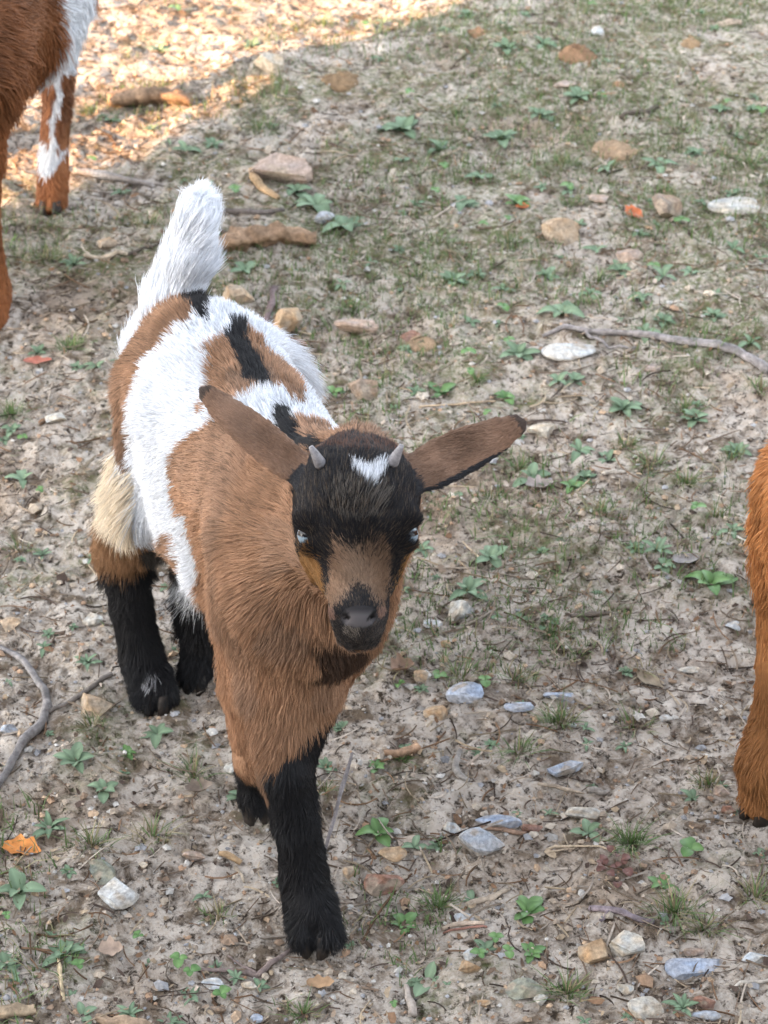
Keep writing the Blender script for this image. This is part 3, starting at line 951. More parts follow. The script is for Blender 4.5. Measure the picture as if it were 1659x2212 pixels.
# ------------------------------------------------------------------ stones, clods, sticks, leaves and weeds lying in the yard
def dscale(x, y):
    p = gz(x, y) - _cc
    return FD / (p @ _cf), math.atan2(CAM_H, math.hypot(p[0], p[1]))     # photo units per metre, how steeply it is seen

STONE = mat_attr("stone", "tint", .9, .15, 260, .42, .7, 300)
ROCKC = dict(cream=(.46, .40, .32), tan=(.37, .285, .205), orange=(.38, .265, .165), pink=(.37, .285, .235), grey=(.34, .35, .37), blue=(.33, .36, .42),
             white=(.47, .47, .46), brown=(.25, .19, .145), red=(.25, .145, .11), pale=(.43, .405, .36), moss=(.24, .24, .19), dark=(.16, .14, .12))
_ico = {}
def ico(sub):
    if sub not in _ico:
        bm = bmesh.new(); bmesh.ops.create_icosphere(bm, subdivisions=sub, radius=1)
        bm.verts.ensure_lookup_table()
        _ico[sub] = (np.array([v_.co[:] for v_ in bm.verts]), np.array([[q.index for q in f.verts] for f in bm.faces])); bm.free()
    return _ico[sub]

def stone_mesh(w, d, h, col, seed, facets=9, rough=.03, sub=4, blocky=0.0):
    r = np.random.default_rng(seed)
    V, F = ico(sub); V = V.copy()
    if blocky: V = np.sign(V) * np.abs(V) ** (1 - blocky * .55); 
    for k in range(facets):
        nrm = norm(r.normal(0, 1, 3) * np.array([1, 1, .8])); dd = r.uniform(.42, .80)
        over = np.maximum(V @ nrm - dd, 0); V -= over[:, None] * nrm
    V *= (1 + rough * fbm(V * 1.8 + seed, 3, seed)[:, None] + rough * .35 * fbm(V * 7 + seed, 3, seed + 5)[:, None])
    ext = (V.max(0) - V.min(0)) / 2; V = (V - (V.max(0) + V.min(0)) / 2) / ext
    a = r.uniform(-.25, .25); V[:, :2] = V[:, :2] @ np.array([[math.cos(a), -math.sin(a)], [math.sin(a), math.cos(a)]])
    c = np.array(col)[None] * (1 + .22 * fbm(V * 2.3 + seed * 3, 3, seed + 9)[:, None])
    c = c * (1 + np.array([.10, .0, -.12]) * fbm(V * 1.7 - seed, 2, seed + 4)[:, None])
    dirt = smooth(.0, .5, fbm(V * 1.4 + seed * 1.7, 3, seed + 2) - V[:, 2] * .55)[:, None] * .75
    c = c * (1 - dirt) + np.array([.33, .275, .215]) * dirt
    V = V * np.array([w, d, h]) / 2
    me = mesh_from("stone", V, F, STONE, True, c)
    me.set_sharp_from_angle(angle=math.radians(24))
    return me

LAND = []          # (x, y, noun phrase) of things one can find, for telling neighbours apart
def place_stone(x, y, w, h, col, label, name="stone", cat="stone", flat=.55, seed=None, rot=0.0, facets=9, blocky=0.0, key=None, rough=.03, sub=None):
    s, el = dscale(x, y + h * .35)
    w *= 1.1; h *= 1.1
    W_ = w / s
    Ht = flat * W_ * .8
    # seen height = depth*sin(el) + height*cos(el)
    D_ = max((h / s - Ht * math.cos(el) * .75) / math.sin(el), .35 * W_)
    if (h / s) < Ht * math.cos(el) * .9: Ht = .6 * h / s
    px, py, _ = gz(x, y + h * .5)
    py += D_ * .5
    sub = sub or (5 if w > 60 else 4 if w > 32 else 3)
    o = link(name, stone_mesh(W_, D_, Ht * 1.25, ROCKC[col], seed or int(x * 7 + y), facets, rough, sub, blocky))
    o.location = (px, py, gh(px, py) + Ht * .36)
    o.rotation_euler = (0, 0, rot)
    tag(o, label, cat)
    LAND.append((x, y, key or label))
    return o

ST = [
 # x, y, w, h, colour, label, key, flat
 (580, 148, 68, 55, 'cream', "smooth cream boulder lying in the sunlit patch", "the cream boulder in the sun", .8),
 (612, 362, 130, 72, 'pink', "large flat pinkish layered rock with an orange front face", "the large pinkish layered rock", .45),
 (512, 646, 66, 46, 'tan', "flat-topped tan stone right behind the kid's rump", "the flat-topped tan stone behind the kid", .7),
 (617, 688, 64, 76, 'orange', "upright pointed orange-tan stone beside the kid's back", "the upright pointed orange-tan stone", 1.0),
 (765, 696, 86, 46, 'pink', "long lumpy pinkish-tan stone lying on the soil behind the kid", "the lumpy pinkish-tan stone", .5),
 (233, 526, 40, 26, 'tan', "small tan stone at the left of the kid's tail", "the small tan stone left of the tail", .6),
 (700, 473, 42, 28, 'grey', "grey stone half under a leafy weed behind the tail", "the grey stone behind the tail", .6),
 (782, 846, 66, 56, 'brown', "rough brown-grey lump of rock behind the kid's ear", "the rough brown-grey rock", .7),
 (1445, 460, 66, 70, 'brown', "chunky brown rock standing tallest on the right side", "the chunky brown rock", .95),
 (1210, 506, 74, 52, 'tan', "pyramid-shaped tan stone with a sharp top", "the pyramid-shaped tan stone", .8),
 (1590, 450, 106, 36, 'pale', "long flat pale slab of stone at the right edge", "the long pale slab", .2),
 (1360, 562, 56, 34, 'pink', "pinkish brown stone beside an upright pair of leaves", "the pinkish brown stone on the right", .5),
 (1290, 82, 26, 22, 'white', "small bright white stone far back on the right", "the small far white stone", .7),
 (1295, 441, 42, 22, 'pink', "flat dusty pink stone lying behind the pyramid-shaped stone", "the flat dusty pink stone", .35),
 (1220, 196, 48, 20, 'pink', "faint pink flat stone near the far crater mound", "the faint pink flat stone", .25),
 (1227, 777, 106, 42, 'white', "flat white stone with a notched edge in front of the long branch", "the flat white notched stone", .22),
 (1169, 936, 58, 32, 'cream', "cream stone lying just beyond the tip of the kid's right-hand ear", "the cream stone beyond the ear", .5),
 (997, 1316, 50, 56, 'pale', "round pale grey stone standing right of the kid's muzzle", "the round pale stone right of the muzzle", .9),
 (935, 1341, 40, 20, 'white', "thin white stone chip left of the round pale stone", "the thin white chip by the muzzle", .2),
 (963, 1391, 20, 20, 'orange', "tiny orange-brown pebble right of the kid's chin", "the tiny orange-brown pebble", .8),
 (910, 1458, 30, 28, 'tan', "small tan cube-like stone below the kid's chin hair", "the small tan stone by the chest", .8),
 (1408, 809, 52, 24, 'pink', "dull pink stone lying under the long grey branch", "the dull pink stone by the branch", .4),
 (1590, 1337, 40, 22, 'white', "white chip of stone close to the orange goat's leg", "the white chip by the orange goat", .35),
 (1495, 1434, 50, 18, 'pale', "pale flat flake of stone left of the orange goat", "the pale flake left of the orange goat", .2),
 (210, 1539, 66, 50, 'tan', "domed tan stone in front of the left twig junction", "the domed tan stone on the left", .7),
 (18, 1580, 42, 24, 'grey', "grey stone at the left edge beside the branch", "the grey stone at the left edge", .6),
 (49, 1593, 24, 20, 'tan', "tan pebble just right of the left-edge grey stone", "the tan pebble at the left", .7),
 (507, 1652, 46, 36, 'pale', "pale stone half hidden behind the kid's front leg", "the pale stone behind the front leg", .5),
 (255, 1941, 82, 66, 'white', "speckled whitish wedge of rock on the lower left", "the speckled whitish rock", .5),
 (219, 1890, 72, 46, 'moss', "dull grey-brown rock behind the speckled whitish rock", "the dull grey-brown rock", .4),
 (415, 1847, 42, 24, 'pink', "pink stone left of the kid's front pastern", "the pink stone left of the front leg", .6),
 (309, 1874, 20, 20, 'cream', "cream pebble right of the dull grey-brown rock", "the cream pebble", .7),
 (537, 2124, 34, 20, 'cream', "yellowish cream stone under the fork of the bottom twig", "the yellowish cream stone", .6),
 (458, 2115, 48, 26, 'white', "bluish white flat stone tucked under the clover", "the bluish white stone under clover", .3),
 (471, 2167, 30, 24, 'brown', "rounded brown stone below the clover patch", "the rounded brown stone at the bottom", .8),
 (553, 2190, 26, 20, 'blue', "round blue-grey pebble near the bottom edge", "the round blue-grey pebble", .8),
 (1005, 1496, 76, 52, 'blue', "two-lobed blue-grey stone right of the kid's chest", "the two-lobed blue-grey stone", .6),
 (942, 1526, 52, 50, 'orange', "knobbly tan-orange rock left of the two-lobed blue-grey stone", "the knobbly tan-orange rock", .9),
 (1208, 1494, 62, 32, 'blue', "slate blue stone half buried behind a grass tuft", "the half-buried slate blue stone", .4),
 (1122, 1528, 62, 24, 'blue', "low flat bluish stone left of a big grass tuft", "the low flat bluish stone", .2),
 (1222, 1650, 74, 40, 'blue', "slate blue stone with a broken top in the middle of the right side", "the broken-topped slate blue stone", .5),
 (1078, 1762, 94, 36, 'blue', "long flat blue-grey slab above the biggest blue-grey stone", "the long blue-grey slab", .3),
 (1263, 1742, 74, 36, 'pale', "smooth oval beige stone lying on its side", "the smooth oval beige stone", .4),
 (978, 1782, 34, 30, 'white', "small pale cube of stone left of the long blue-grey slab", "the small pale cube of stone", .8),
 (1040, 1820, 90, 62, 'grey', "biggest blue-grey stone, rough and wedge shaped", "the biggest blue-grey stone", .55),
 (1156, 1757, 32, 22, 'cream', "cream stone at the right end of the long blue-grey slab", "the cream stone by the slab", .7),
 (1150, 1779, 42, 22, 'red', "dark red-brown stone under the cream stone", "the dark red-brown stone", .5),
 (830, 1888, 80, 58, 'red', "brick-red angular stone right of the kid's front leg", "the brick-red stone", .6),
 (848, 1830, 58, 40, 'orange', "flat rusty orange rock behind the brick-red stone", "the rusty orange rock", .3),
 (757, 1870, 32, 34, 'tan', "small tan stone between the kid's leg and the brick-red stone", "the small tan stone by the leg", .8),
 (1290, 2056, 72, 66, 'orange', "leaning tan-orange rock touching a white rock", "the leaning tan-orange rock", .8),
 (1356, 2061, 68, 64, 'pale', "rounded white rock beside the leaning tan-orange rock", "the rounded white rock", .8),
 (1500, 2060, 42, 22, 'pink', "pink brick-shaped chip above the pale blue slab", "the pink brick-shaped chip", .5),
 (1503, 2093, 118, 54, 'blue', "pale blue-grey flat slab near the bottom right corner", "the pale blue slab at the bottom right", .25),
 (1635, 2079, 56, 40, 'white', "white stone cut by the right edge near the bottom", "the white stone at the right edge", .6),
 (1015, 2091, 46, 30, 'orange', "bright orange-tan stone between two flat weeds", "the bright orange-tan stone", .7),
 (1016, 2064, 28, 26, 'white', "pale chip standing behind the bright orange-tan stone", "the pale chip behind the orange stone", .8),
 (1140, 2136, 86, 56, 'moss', "mossy grey-green rock sunk in the soil at the bottom", "the mossy grey-green rock", .45),
 (1169, 2162, 30, 26, 'pale', "pale pebble below the mossy grey-green rock", "the pale pebble by the mossy rock", .8),
 (1350, 2150, 34, 28, 'pale', "egg-sized pale grey pebble right of the bottom grass tuft", "the egg-like pale pebble", .8),
 (1048, 2168, 30, 18, 'orange', "small orange chip near the bottom centre", "the small orange chip at the bottom", .5),
 (1395, 2196, 76, 50, 'pale', "big pale rounded stone cut by the bottom edge", "the big pale stone at the bottom edge", .6),
 (1520, 2181, 46, 30, 'red', "red-brown stone in the bottom right corner", "the red-brown stone in the corner", .7),
 (1522, 2208, 62, 22, 'grey', "flat grey stone below the red-brown corner stone", "the flat grey corner stone", .4),
 (1575, 1750, 30, 24, 'red', "small reddish stone left of the orange goat's hoof", "the small reddish stone by the hoof", .7),
 (1440, 1546, 26, 16, 'white', "white chip lying alone on bare soil at the right", "the lone white chip", .4),
 (1362, 1504, 28, 24, 'dark', "dark grey pebble right of the half-buried slate stone", "the dark grey pebble", .7),
 (997, 1966, 50, 28, 'white', "square white-grey chip among crossed sticks", "the square white-grey chip", .35),
 (1560, 1712, 34, 26, 'pink', "pinkish pebble above the orange goat's hoof", "the pinkish pebble by the goat", .6),
 (887, 716, 46, 34, 'red', "reddish brown stone with loose orange soil behind the kid", "the reddish stone by the orange soil", .5),
 (1500, 1782, 40, 16, 'brown', "long brown pebble lying on bare ground near the orange goat", "the long brown pebble", .5),
 (116, 912, 48, 28, 'pale', "pale stone left of the kid's belly", "the pale stone left of the belly", .5),
 (20, 1352, 46, 36, 'tan', "tan stone cut by the left edge beside the kid's hind leg", "the tan stone at the left edge", .6),
 (200, 1345, 40, 30, 'pale', "pale stone just left of the black hind leg", "the pale stone by the hind leg", .5),
]
for i, (x, y, w, h, c, lab, key, fl) in enumerate(ST):
    place_stone(x, y, w, h, c, lab, rot=-.65 if 'speckled' in lab else 0.0, flat=fl, key=key, seed=100 + i * 13, facets=11 if fl > .4 else 7)
LAND += [(110, 440, "the far goat's white-marked hoof"), (1635, 1770, "the orange goat's hoof"), (690, 2050, "the kid's front hoof"), (360, 1540, "the kid's black hind hoof"),
         (1120, 890, "the tip of the kid's right-hand ear"), (440, 450, "the tip of the kid's tail")]

# heaps of loose orange soil
CLOD = mat_attr("clod", "tint", .97, .08, 160, .3, .8, 300)
def soil_heap(x, y, w, h, col, label, key, crater=False):
    s, el = dscale(x, y)
    R_ = w / s / 2; Hh = R_ * (.62 if crater else .24)
    nr, na = 22, 40
    V, F = [], []
    for i in range(nr + 1):
        t = i / nr
        for k in range(na):
            a = 2 * math.pi * k / na
            z = Hh * (1 - t) ** 1.1 * (1 + .5 * t)
            if crater and t < .38: z = Hh * (.62 + .25 * (t / .38) ** 2) - (0.28 * Hh * (1 - (t / .38) ** 2))
            V.append((R_ * t * math.cos(a), R_ * t * math.sin(a) * .95, z))
    V = np.array(V)
    V[:, 2] += .0022 * fbm(V * 120 + x, 4, int(x), .65) + .002 * fbm(V * 45 + y, 2, 3)
    V[:, :2] *= (1 + .16 * fbm(V * 30 + x, 2, int(y))[:, None])
    V[-na:, 2] = -.008
    for i in range(nr):
        for k in range(na): F.append((i * na + k, (i + 1) * na + k, (i + 1) * na + (k + 1) % na, i * na + (k + 1) % na))
    c = np.array(col)[None] * (1 + .3 * fbm(V * 60, 3, 8)[:, None])
    o = link("soil_heap", mesh_from("soil_heap", V, F, CLOD, True, c))
    px, py, _ = gz(x, y); o.location = (px, py, gh(px, py))
    tag(o, label, "soil heap"); LAND.append((x, y, key))
soil_heap(1245, 132, 84, 46, (.25, .155, .095), "brown ant mound with a crater in its top", "the cratered ant mound", True)
soil_heap(1485, 106, 60, 26, (.29, .20, .12), "orange-brown soil heap in the far right corner", "the far right soil heap")
soil_heap(1330, 331, 104, 30, (.33, .235, .155), "wide low heap of orange soil right of centre at the back", "the wide orange soil heap")
soil_heap(738, 190, 84, 42, (.22, .15, .09), "brown soil heap in the shade just off the sunlit patch", "the brown heap by the sun patch")
soil_heap(1036, 76, 54, 26, (.27, .165, .10), "small brown soil heap near the top of the shade", "the small brown heap at the top")
soil_heap(912, 742, 62, 30, (.34, .24, .155), "crumbled orange soil beside the reddish stone", "the crumbled orange soil")
soil_heap(1333, 200, 32, 24, (.25, .16, .10), "little brown soil knob between two far weeds", "the little brown soil knob")

# sticks and wood
BARK = mat_attr("bark", "tint", .9, .15, 180, .45, .8, 260)
def stick(pts, rads, col, label, name="stick", cat="stick", key=None, lift=0.0, seg=9, knots=.12, zs=None, forks=()):
    P0 = []
    for i, (x, y) in enumerate(pts):
        q = gz(x, y); P0.append((q[0], q[1], 0))
    P0 = np.array(P0); n = len(P0)
    s = dscale(*pts[len(pts) // 2])[0]
    m_ = max(14, n * 7)
    tt_ = np.linspace(0, n - 1, m_)
    C = np.stack([np.interp(tt_, np.arange(n), P0[:, k]) for k in range(2)], 1)
    for _ in range(3):
        C[1:-1] = .25 * C[:-2] + .5 * C[1:-1] + .25 * C[2:]
    r = np.interp(tt_, np.linspace(0, n - 1, len(rads)), np.array(rads) / s / 2)
    z = ground_z(C[:, 0], C[:, 1]) 
    for _ in range(12): z[1:-1] = np.maximum(z[1:-1], .5 * (z[:-2] + z[2:]))
    zo = np.interp(tt_, np.arange(n), zs) if zs is not None else 0
    C3 = np.column_stack([C, z + r * .75 + lift + zo])
    C3[:, :2] += .25 * r[:, None] * np.stack([fbm(np.stack([tt_ * 1.3, tt_ * 0, tt_ * 0 + k + P0[0, 0] * 50], 1), 2, 7 + k) for k in (0, 1)], 1)
    org = C3.mean(0)
    V, F = lathe_tube(C3 - org, r, seg)
    V = V + 0
    nn = fbm(V * 130 + org * 40, 3, 21)[:, None]
    ang = np.tile(np.arange(seg) * 2 * math.pi / seg, m_); al = np.repeat(tt_, seg)
    groove = fbm(np.stack([al * .5 + org[0] * 30, np.cos(ang) * 2.2, np.sin(ang) * 2.2], 1), 3, 33)[:, None]
    nn = nn + groove * 1.1
    ring = np.repeat(C3 - org, seg, 0)
    V = ring + (V - ring) * (1 + knots * 1.6 * nn)
    col = np.array(col)[None] * (1 + .30 * fbm(V * 70 + org * 9, 3, 23)[:, None] + .25 * groove)
    o = link(name, mesh_from(name, V, F, BARK, True, col)); o.location = org
    for fp, fr in forks:
        m2 = 10; q = np.array([gz(*p_) for p_ in fp]); t2 = np.linspace(0, len(fp) - 1, m2)
        Cf = np.stack([np.interp(t2, np.arange(len(fp)), q[:, k]) for k in range(2)], 1)
        rf = np.linspace(fr[0], fr[1], m2) / s / 2
        zf = ground_z(Cf[:, 0], Cf[:, 1]) + rf * .8 + np.linspace(np.mean(r) * .6, .002, m2)
        Vf, Ff = lathe_tube(np.column_stack([Cf, zf]) - org, rf, 7)
        link("twig", mesh_from("twig", Vf, Ff, BARK, True, np.tile(col.mean(0), (len(Vf), 1))), o)
    tag(o, label, cat)
    mid = pts[len(pts) // 2]; LAND.append((mid[0], mid[1], key or label))
    return o
GREYB, LICHEN, STRAW, WOOD, DARKB = (.19, .165, .15), (.26, .26, .26), (.42, .34, .24), (.30, .20, .13), (.10, .08, .065)
stick([(232, 224), (300, 218), (360, 220), (412, 226)], [30, 44, 40, 24], (.22, .15, .10), "short thick reddish log lying in the sunlit patch", "log", "log", "the reddish log in the sun", knots=.22, seg=14)
stick([(456, 562), (520, 553), (600, 545), (684, 538)], [40, 46, 40, 28], WOOD, "weathered brown piece of split wood right of the kid's tail", "wood_piece", "wood piece", "the split wood by the tail", knots=.25, seg=14)
stick([(160, 368), (240, 378), (330, 388)], [14, 18, 12], (.30, .27, .25), "grey stick lying at the edge of the shade near the far goat", key="the grey stick near the far goat")
stick([(545, 380), (552, 402), (575, 425), (602, 438)], [18, 20, 16, 10], (.36, .25, .15), "curved strip of tan bark in front of the layered rock", "bark_strip", "bark", "the curved bark strip")
stick([(182, 567), (230, 567), (276, 563)], [8, 15, 9], (.40, .33, .25), "pale straight stick left of the kid's tail", key="the pale stick left of the tail")
stick([(276, 563), (310, 550), (345, 534)], [7, 6, 4], DARKB, "thin dark twig touching the pale stick", key="the thin dark twig by the tail")
stick([(484, 464), (540, 468), (615, 464)], [14, 13, 8], (.15, .13, .12), "dark grey stick right of the kid's tail tip", key="the dark stick by the tail tip")
stick([(592, 632), (586, 662), (575, 704)], [16, 17, 15], (.17, .13, .13), "short dark ribbed stick left of the upright orange-tan stone", key="the short ribbed stick", knots=.3)
stick([(590, 735), (630, 738), (668, 752)], [8, 12, 8], (.17, .12, .095), "brown twig pointing away from the kid's back", key="the brown twig by the kid's back")
stick([(462, 500), (480, 522), (500, 540)], [10, 14, 12], DARKB, "dark forked chip of wood just right of the tail", key="the dark chip by the tail")
stick([(1338, 278), (1380, 262), (1420, 238)], [9, 11, 8], DARKB, "dark slanting stick far back on the right", key="the dark slanting stick")
stick([(1552, 50), (1602, 44)], [14, 12], (.45, .36, .28), "pale wooden stub in the far right corner", key="the pale stub far right")
stick([(1170, 745), (1230, 738), (1300, 741), (1400, 753), (1500, 768), (1590, 782), (1662, 824)], [9, 13, 15, 17, 18, 19, 22], (.25, .23, .225), "long grey branch reaching in from the right edge", "branch", "branch", "the long grey branch", forks=[([(1262, 742), (1320, 772), (1372, 776)], (9, 5))])
stick([(1300, 1047), (1325, 1043), (1352, 1038)], [8, 11, 8], (.45, .40, .34), "short bleached stick right of the ear in mid ground", key="the short bleached stick")
stick([(1232, 1330), (1280, 1323), (1322, 1319)], [6, 13, 7], (.20, .165, .135), "flat grey-brown bark strip right of the kid's muzzle", "bark_strip", "bark", "the grey-brown bark strip")
stick([(1562, 1168), (1590, 1178), (1625, 1184)], [3, 5, 3], (.62, .58, .50), "thin white straw in front of a flat green leaf", key="the thin white straw")
stick([(-8, 1396), (34, 1415), (70, 1455), (96, 1492), (107, 1540), (96, 1572), (60, 1612), (28, 1660), (-6, 1725)], [12, 14, 16, 18, 20, 20, 20, 19, 18], (.21, .195, .19), "bent lichen-grey branch curving along the left edge", "branch", "branch", "the bent branch at the left edge")
stick([(108, 1556), (150, 1528), (200, 1498), (242, 1468)], [10, 12, 11, 10], (.19, .165, .145), "straight brown twig running from the bent branch to the hind leg", key="the straight twig by the hind leg")
stick([(416, 2088), (470, 2083), (540, 2086), (560, 2092), (590, 2066), (634, 2030)], [7, 9, 13, 16, 10, 8], (.20, .155, .14), "forked twig lying under the kid's front hoof", "twig", "twig", "the forked twig under the hoof", forks=[([(556, 2088), (520, 2068), (492, 2058)], (9, 4))])
stick([(700, 1842), (722, 1780), (750, 1715), (762, 1692)], [6, 9, 10, 6], (.22, .20, .20), "slim grey twig leaning just right of the kid's foreleg", "twig", "twig", "the leaning grey twig", zs=[0, .012, .03, .04])
stick([(-5, 2196), (40, 2192), (78, 2186)], [34, 36, 26], (.33, .25, .17), "weathered wood chunk in the bottom left corner", "wood_piece", "wood piece", "the wood chunk in the corner", knots=.22, seg=12)
stick([(205, 2200), (255, 2206), (320, 2222)], [18, 28, 26], (.36, .26, .18), "brown splintered wood at the bottom edge left of centre", "wood_piece", "wood piece", "the splintered wood at the bottom", knots=.25, seg=12)
stick([(128, 2072), (131, 2110), (138, 2170)], [7, 9, 8], (.46, .37, .24), "dry straw-coloured stalk on the lower left", "stalk", "stalk", "the straw-coloured stalk")
stick([(832, 1622), (870, 1618), (905, 1606)], [13, 19, 24], (.32, .21, .14), "smooth brown piece of wood right of the kid's knee", "wood_piece", "wood piece", "the smooth brown wood")
stick([(994, 1612), (982, 1642), (992, 1668), (1014, 1678)], [10, 14, 16, 10], (.25, .23, .21), "thick curly grey stick on the right of the kid's leg", key="the curly grey stick")
stick([(1000, 1648), (1030, 1625), (1056, 1602)], [7, 6, 4], (.40, .33, .27), "thin tan twig crossing the curly grey stick", "twig", "twig", "the thin tan twig")
stick([(1038, 1778), (1090, 1782), (1138, 1790)], [8, 13, 9], (.27, .18, .13), "brown stick lying under the long blue-grey slab", key="the brown stick by the slab")
stick([(1272, 1972), (1310, 1985), (1360, 1998), (1412, 2010)], [14, 15, 15, 15], (.21, .175, .19), "purplish grey stick pointing at a soft-leaved weed", key="the purplish grey stick", forks=[([(1316, 1986), (1306, 1996), (1294, 2002)], (9, 5))])
stick([(956, 1992), (1000, 1988), (1046, 1990)], [9, 11, 8], (.40, .32, .25), "bleached split stick below the square white-grey chip", key="the bleached split stick")
stick([(958, 1999), (1005, 1999), (1052, 1997)], [5, 6, 5], (.24, .13, .10), "thin red-brown stick beside the bleached split stick", key="the thin red-brown stick")
stick([(878, 2110), (884, 2140), (890, 2185)], [13, 20, 22], (.36, .31, .27), "upright bleached stub of wood at the bottom centre", "wood_piece", "wood piece", "the bleached stub at the bottom")
stick([(1008, 1945), (1060, 1935), (1100, 1910)], [12, 13, 8], (.33, .27, .21), "rough tan stick behind the bright seedling", key="the rough tan stick")
stick([(1576, 2158), (1598, 2140), (1630, 2134), (1665, 2138)], [5, 8, 9, 9], (.50, .45, .39), "curved pale twig in the bottom right corner", "twig", "twig", "the curved pale twig")
stick([(1182, 1822), (1240, 1826), (1300, 1838), (1348, 1862)], [6, 6, 5, 3], (.45, .36, .26), "long dry straw stalk left of a bright grass tuft", "stalk", "stalk", "the long dry stalk", forks=[([(1246, 1826), (1226, 1812), (1218, 1790)], (5, 3)), ([(1246, 1827), (1214, 1838), (1184, 1842)], (4, 3))])
stick([(1162, 1690), (1200, 1692), (1264, 1706)], [8, 9, 5], (.33, .27, .21), "tan twig under the broken-topped slate stone", "twig", "twig", "the tan twig under the slate stone")
stick([(1268, 1704), (1290, 1700), (1318, 1698)], [14, 16, 10], (.28, .25, .22), "flat grey splinter right of the tan twig", "wood_piece", "splinter", "the flat grey splinter")
stick([(475, 1842), (500, 1852), (520, 1858)], [12, 16, 12], (.42, .29, .17), "pale orange root stub left of the kid's pastern", "root", "root", "the pale orange root stub")
stick([(508, 1862), (518, 1880), (526, 1902)], [7, 7, 5], (.42, .35, .27), "short pale root running beside the front leg", "root", "root", "the short pale root")
stick([(660, 1965), (715, 1950), (760, 1935)], [5, 6, 4], (.20, .16, .13), "thin dark twig right of the kid's front pastern", "twig", "twig", "the thin dark twig by the pastern")
stick([(905, 1232), (1010, 1240), (1100, 1254), (1180, 1262)], [4, 4, 4, 3], (.28, .235, .19), "long thin twig lying level right of the kid's eye", "twig", "twig", "the long thin level twig")
stick([(1388, 1218), (1410, 1245), (1452, 1262)], [5, 9, 7], (.30, .27, .24), "bent grey splinter beside pale weeds on the right", key="the bent grey splinter")
stick([(905, 888), (985, 880), (1070, 872)], [4, 5, 4], (.42, .32, .22), "straight straw lying behind the kid's head", "stalk", "stalk", "the straw behind the head")

# fallen leaves
DRY = mat_attr("dry leaf", "tint", .7, .3, 110, .3, .3, 160)
def dry_leaf(x, y, w, h, col, label, key, curl=.5, rz=0., seed=0):
    s, el = dscale(x, y); L_ = w / s; Wd = h / s / math.sin(el)
    V, F = [], []
    nu, nv_ = 14, 8
    for i in range(nu + 1):
        t = i / nu; half = math.sin(math.pi * min(t * .94 + .05, 1)) ** .7 * (1 + .22 * math.sin(t * 17 + seed))
        for k in range(nv_ + 1):
            q = k / nv_ * 2 - 1
            V.append(((t - .5) * L_, q * half * Wd * .5, curl * L_ * .55 * (q * q * half * .6 + (t - .5) ** 2 * 1.2)))
    for i in range(nu):
        for k in range(nv_): F.append((i * (nv_ + 1) + k, (i + 1) * (nv_ + 1) + k, (i + 1) * (nv_ + 1) + k + 1, i * (nv_ + 1) + k + 1))
    V = np.array(V); V[:, 2] += .0018 * fbm(V * 90 + seed, 2, seed)
    c = np.array(col)[None] * (1 + .25 * fbm(V * 80 + seed, 3, 3)[:, None])
    o = link("fallen_leaf", mesh_from("fallen_leaf", V, F, DRY, True, c))
    px, py, _ = gz(x, y); o.location = (px, py, gh(px, py) + .003); o.rotation_euler = (rng.uniform(-.15, .15), 0, rz)
    tag(o, label, "leaf"); LAND.append((x, y, key))
dry_leaf(49, 1850, 84, 42, (.55, .22, .06), "bright orange curled leaf at the lower left edge", "the bright orange leaf", .5, -.15, 2)
dry_leaf(240, 2062, 52, 36, (.40, .30, .23), "pale brown crumpled leaf on the lower left", "the crumpled brown leaf", .9, .2, 5)
dry_leaf(1368, 481, 34, 26, (.45, .13, .05), "red-orange leaf scrap left of the chunky brown rock", "the red-orange leaf scrap", .4, .4, 8)
dry_leaf(1128, 466, 30, 10, (.50, .16, .06), "thin red leaf strip beside a weed at the back", "the thin red leaf strip", .3, .1, 3)
dry_leaf(1165, 1072, 62, 28, (.27, .23, .21), "grey-brown dead leaf below the right-hand ear", "the grey-brown dead leaf", .6, .3, 4)
dry_leaf(82, 791, 62, 18, (.36, .13, .09), "dull red leaf flat on the soil at the left", "the dull red leaf", .2, 0, 6)
dry_leaf(1404, 1452, 34, 48, (.26, .21, .15), "shrivelled brown husk on bare soil at the right", "the shrivelled husk", 1.0, .8, 7)
dry_leaf(430, 1708, 60, 22, (.25, .20, .16), "dark curled leaf left of the kid's raised foreleg", "the dark curled leaf", .8, .3, 9)
dry_leaf(665, 1812, 30, 16, (.55, .17, .08), "red leaf bit touching the kid's black foreleg", "the red leaf bit by the foreleg", .4, .2, 10)
dry_leaf(870, 1448, 52, 36, (.22, .145, .10), "brown curled leaf right of the kid's chest", "the brown curled leaf by the chest", .9, .4, 11)
dry_leaf(1480, 1228, 60, 22, (.30, .28, .27), "grey papery leaf behind the five-leaved seedling", "the grey papery leaf", .5, .2, 12)
dry_leaf(692, 2118, 60, 24, (.33, .21, .12), "brown bark-like leaf just below the kid's hoof", "the brown leaf below the hoof", .3, .1, 13)

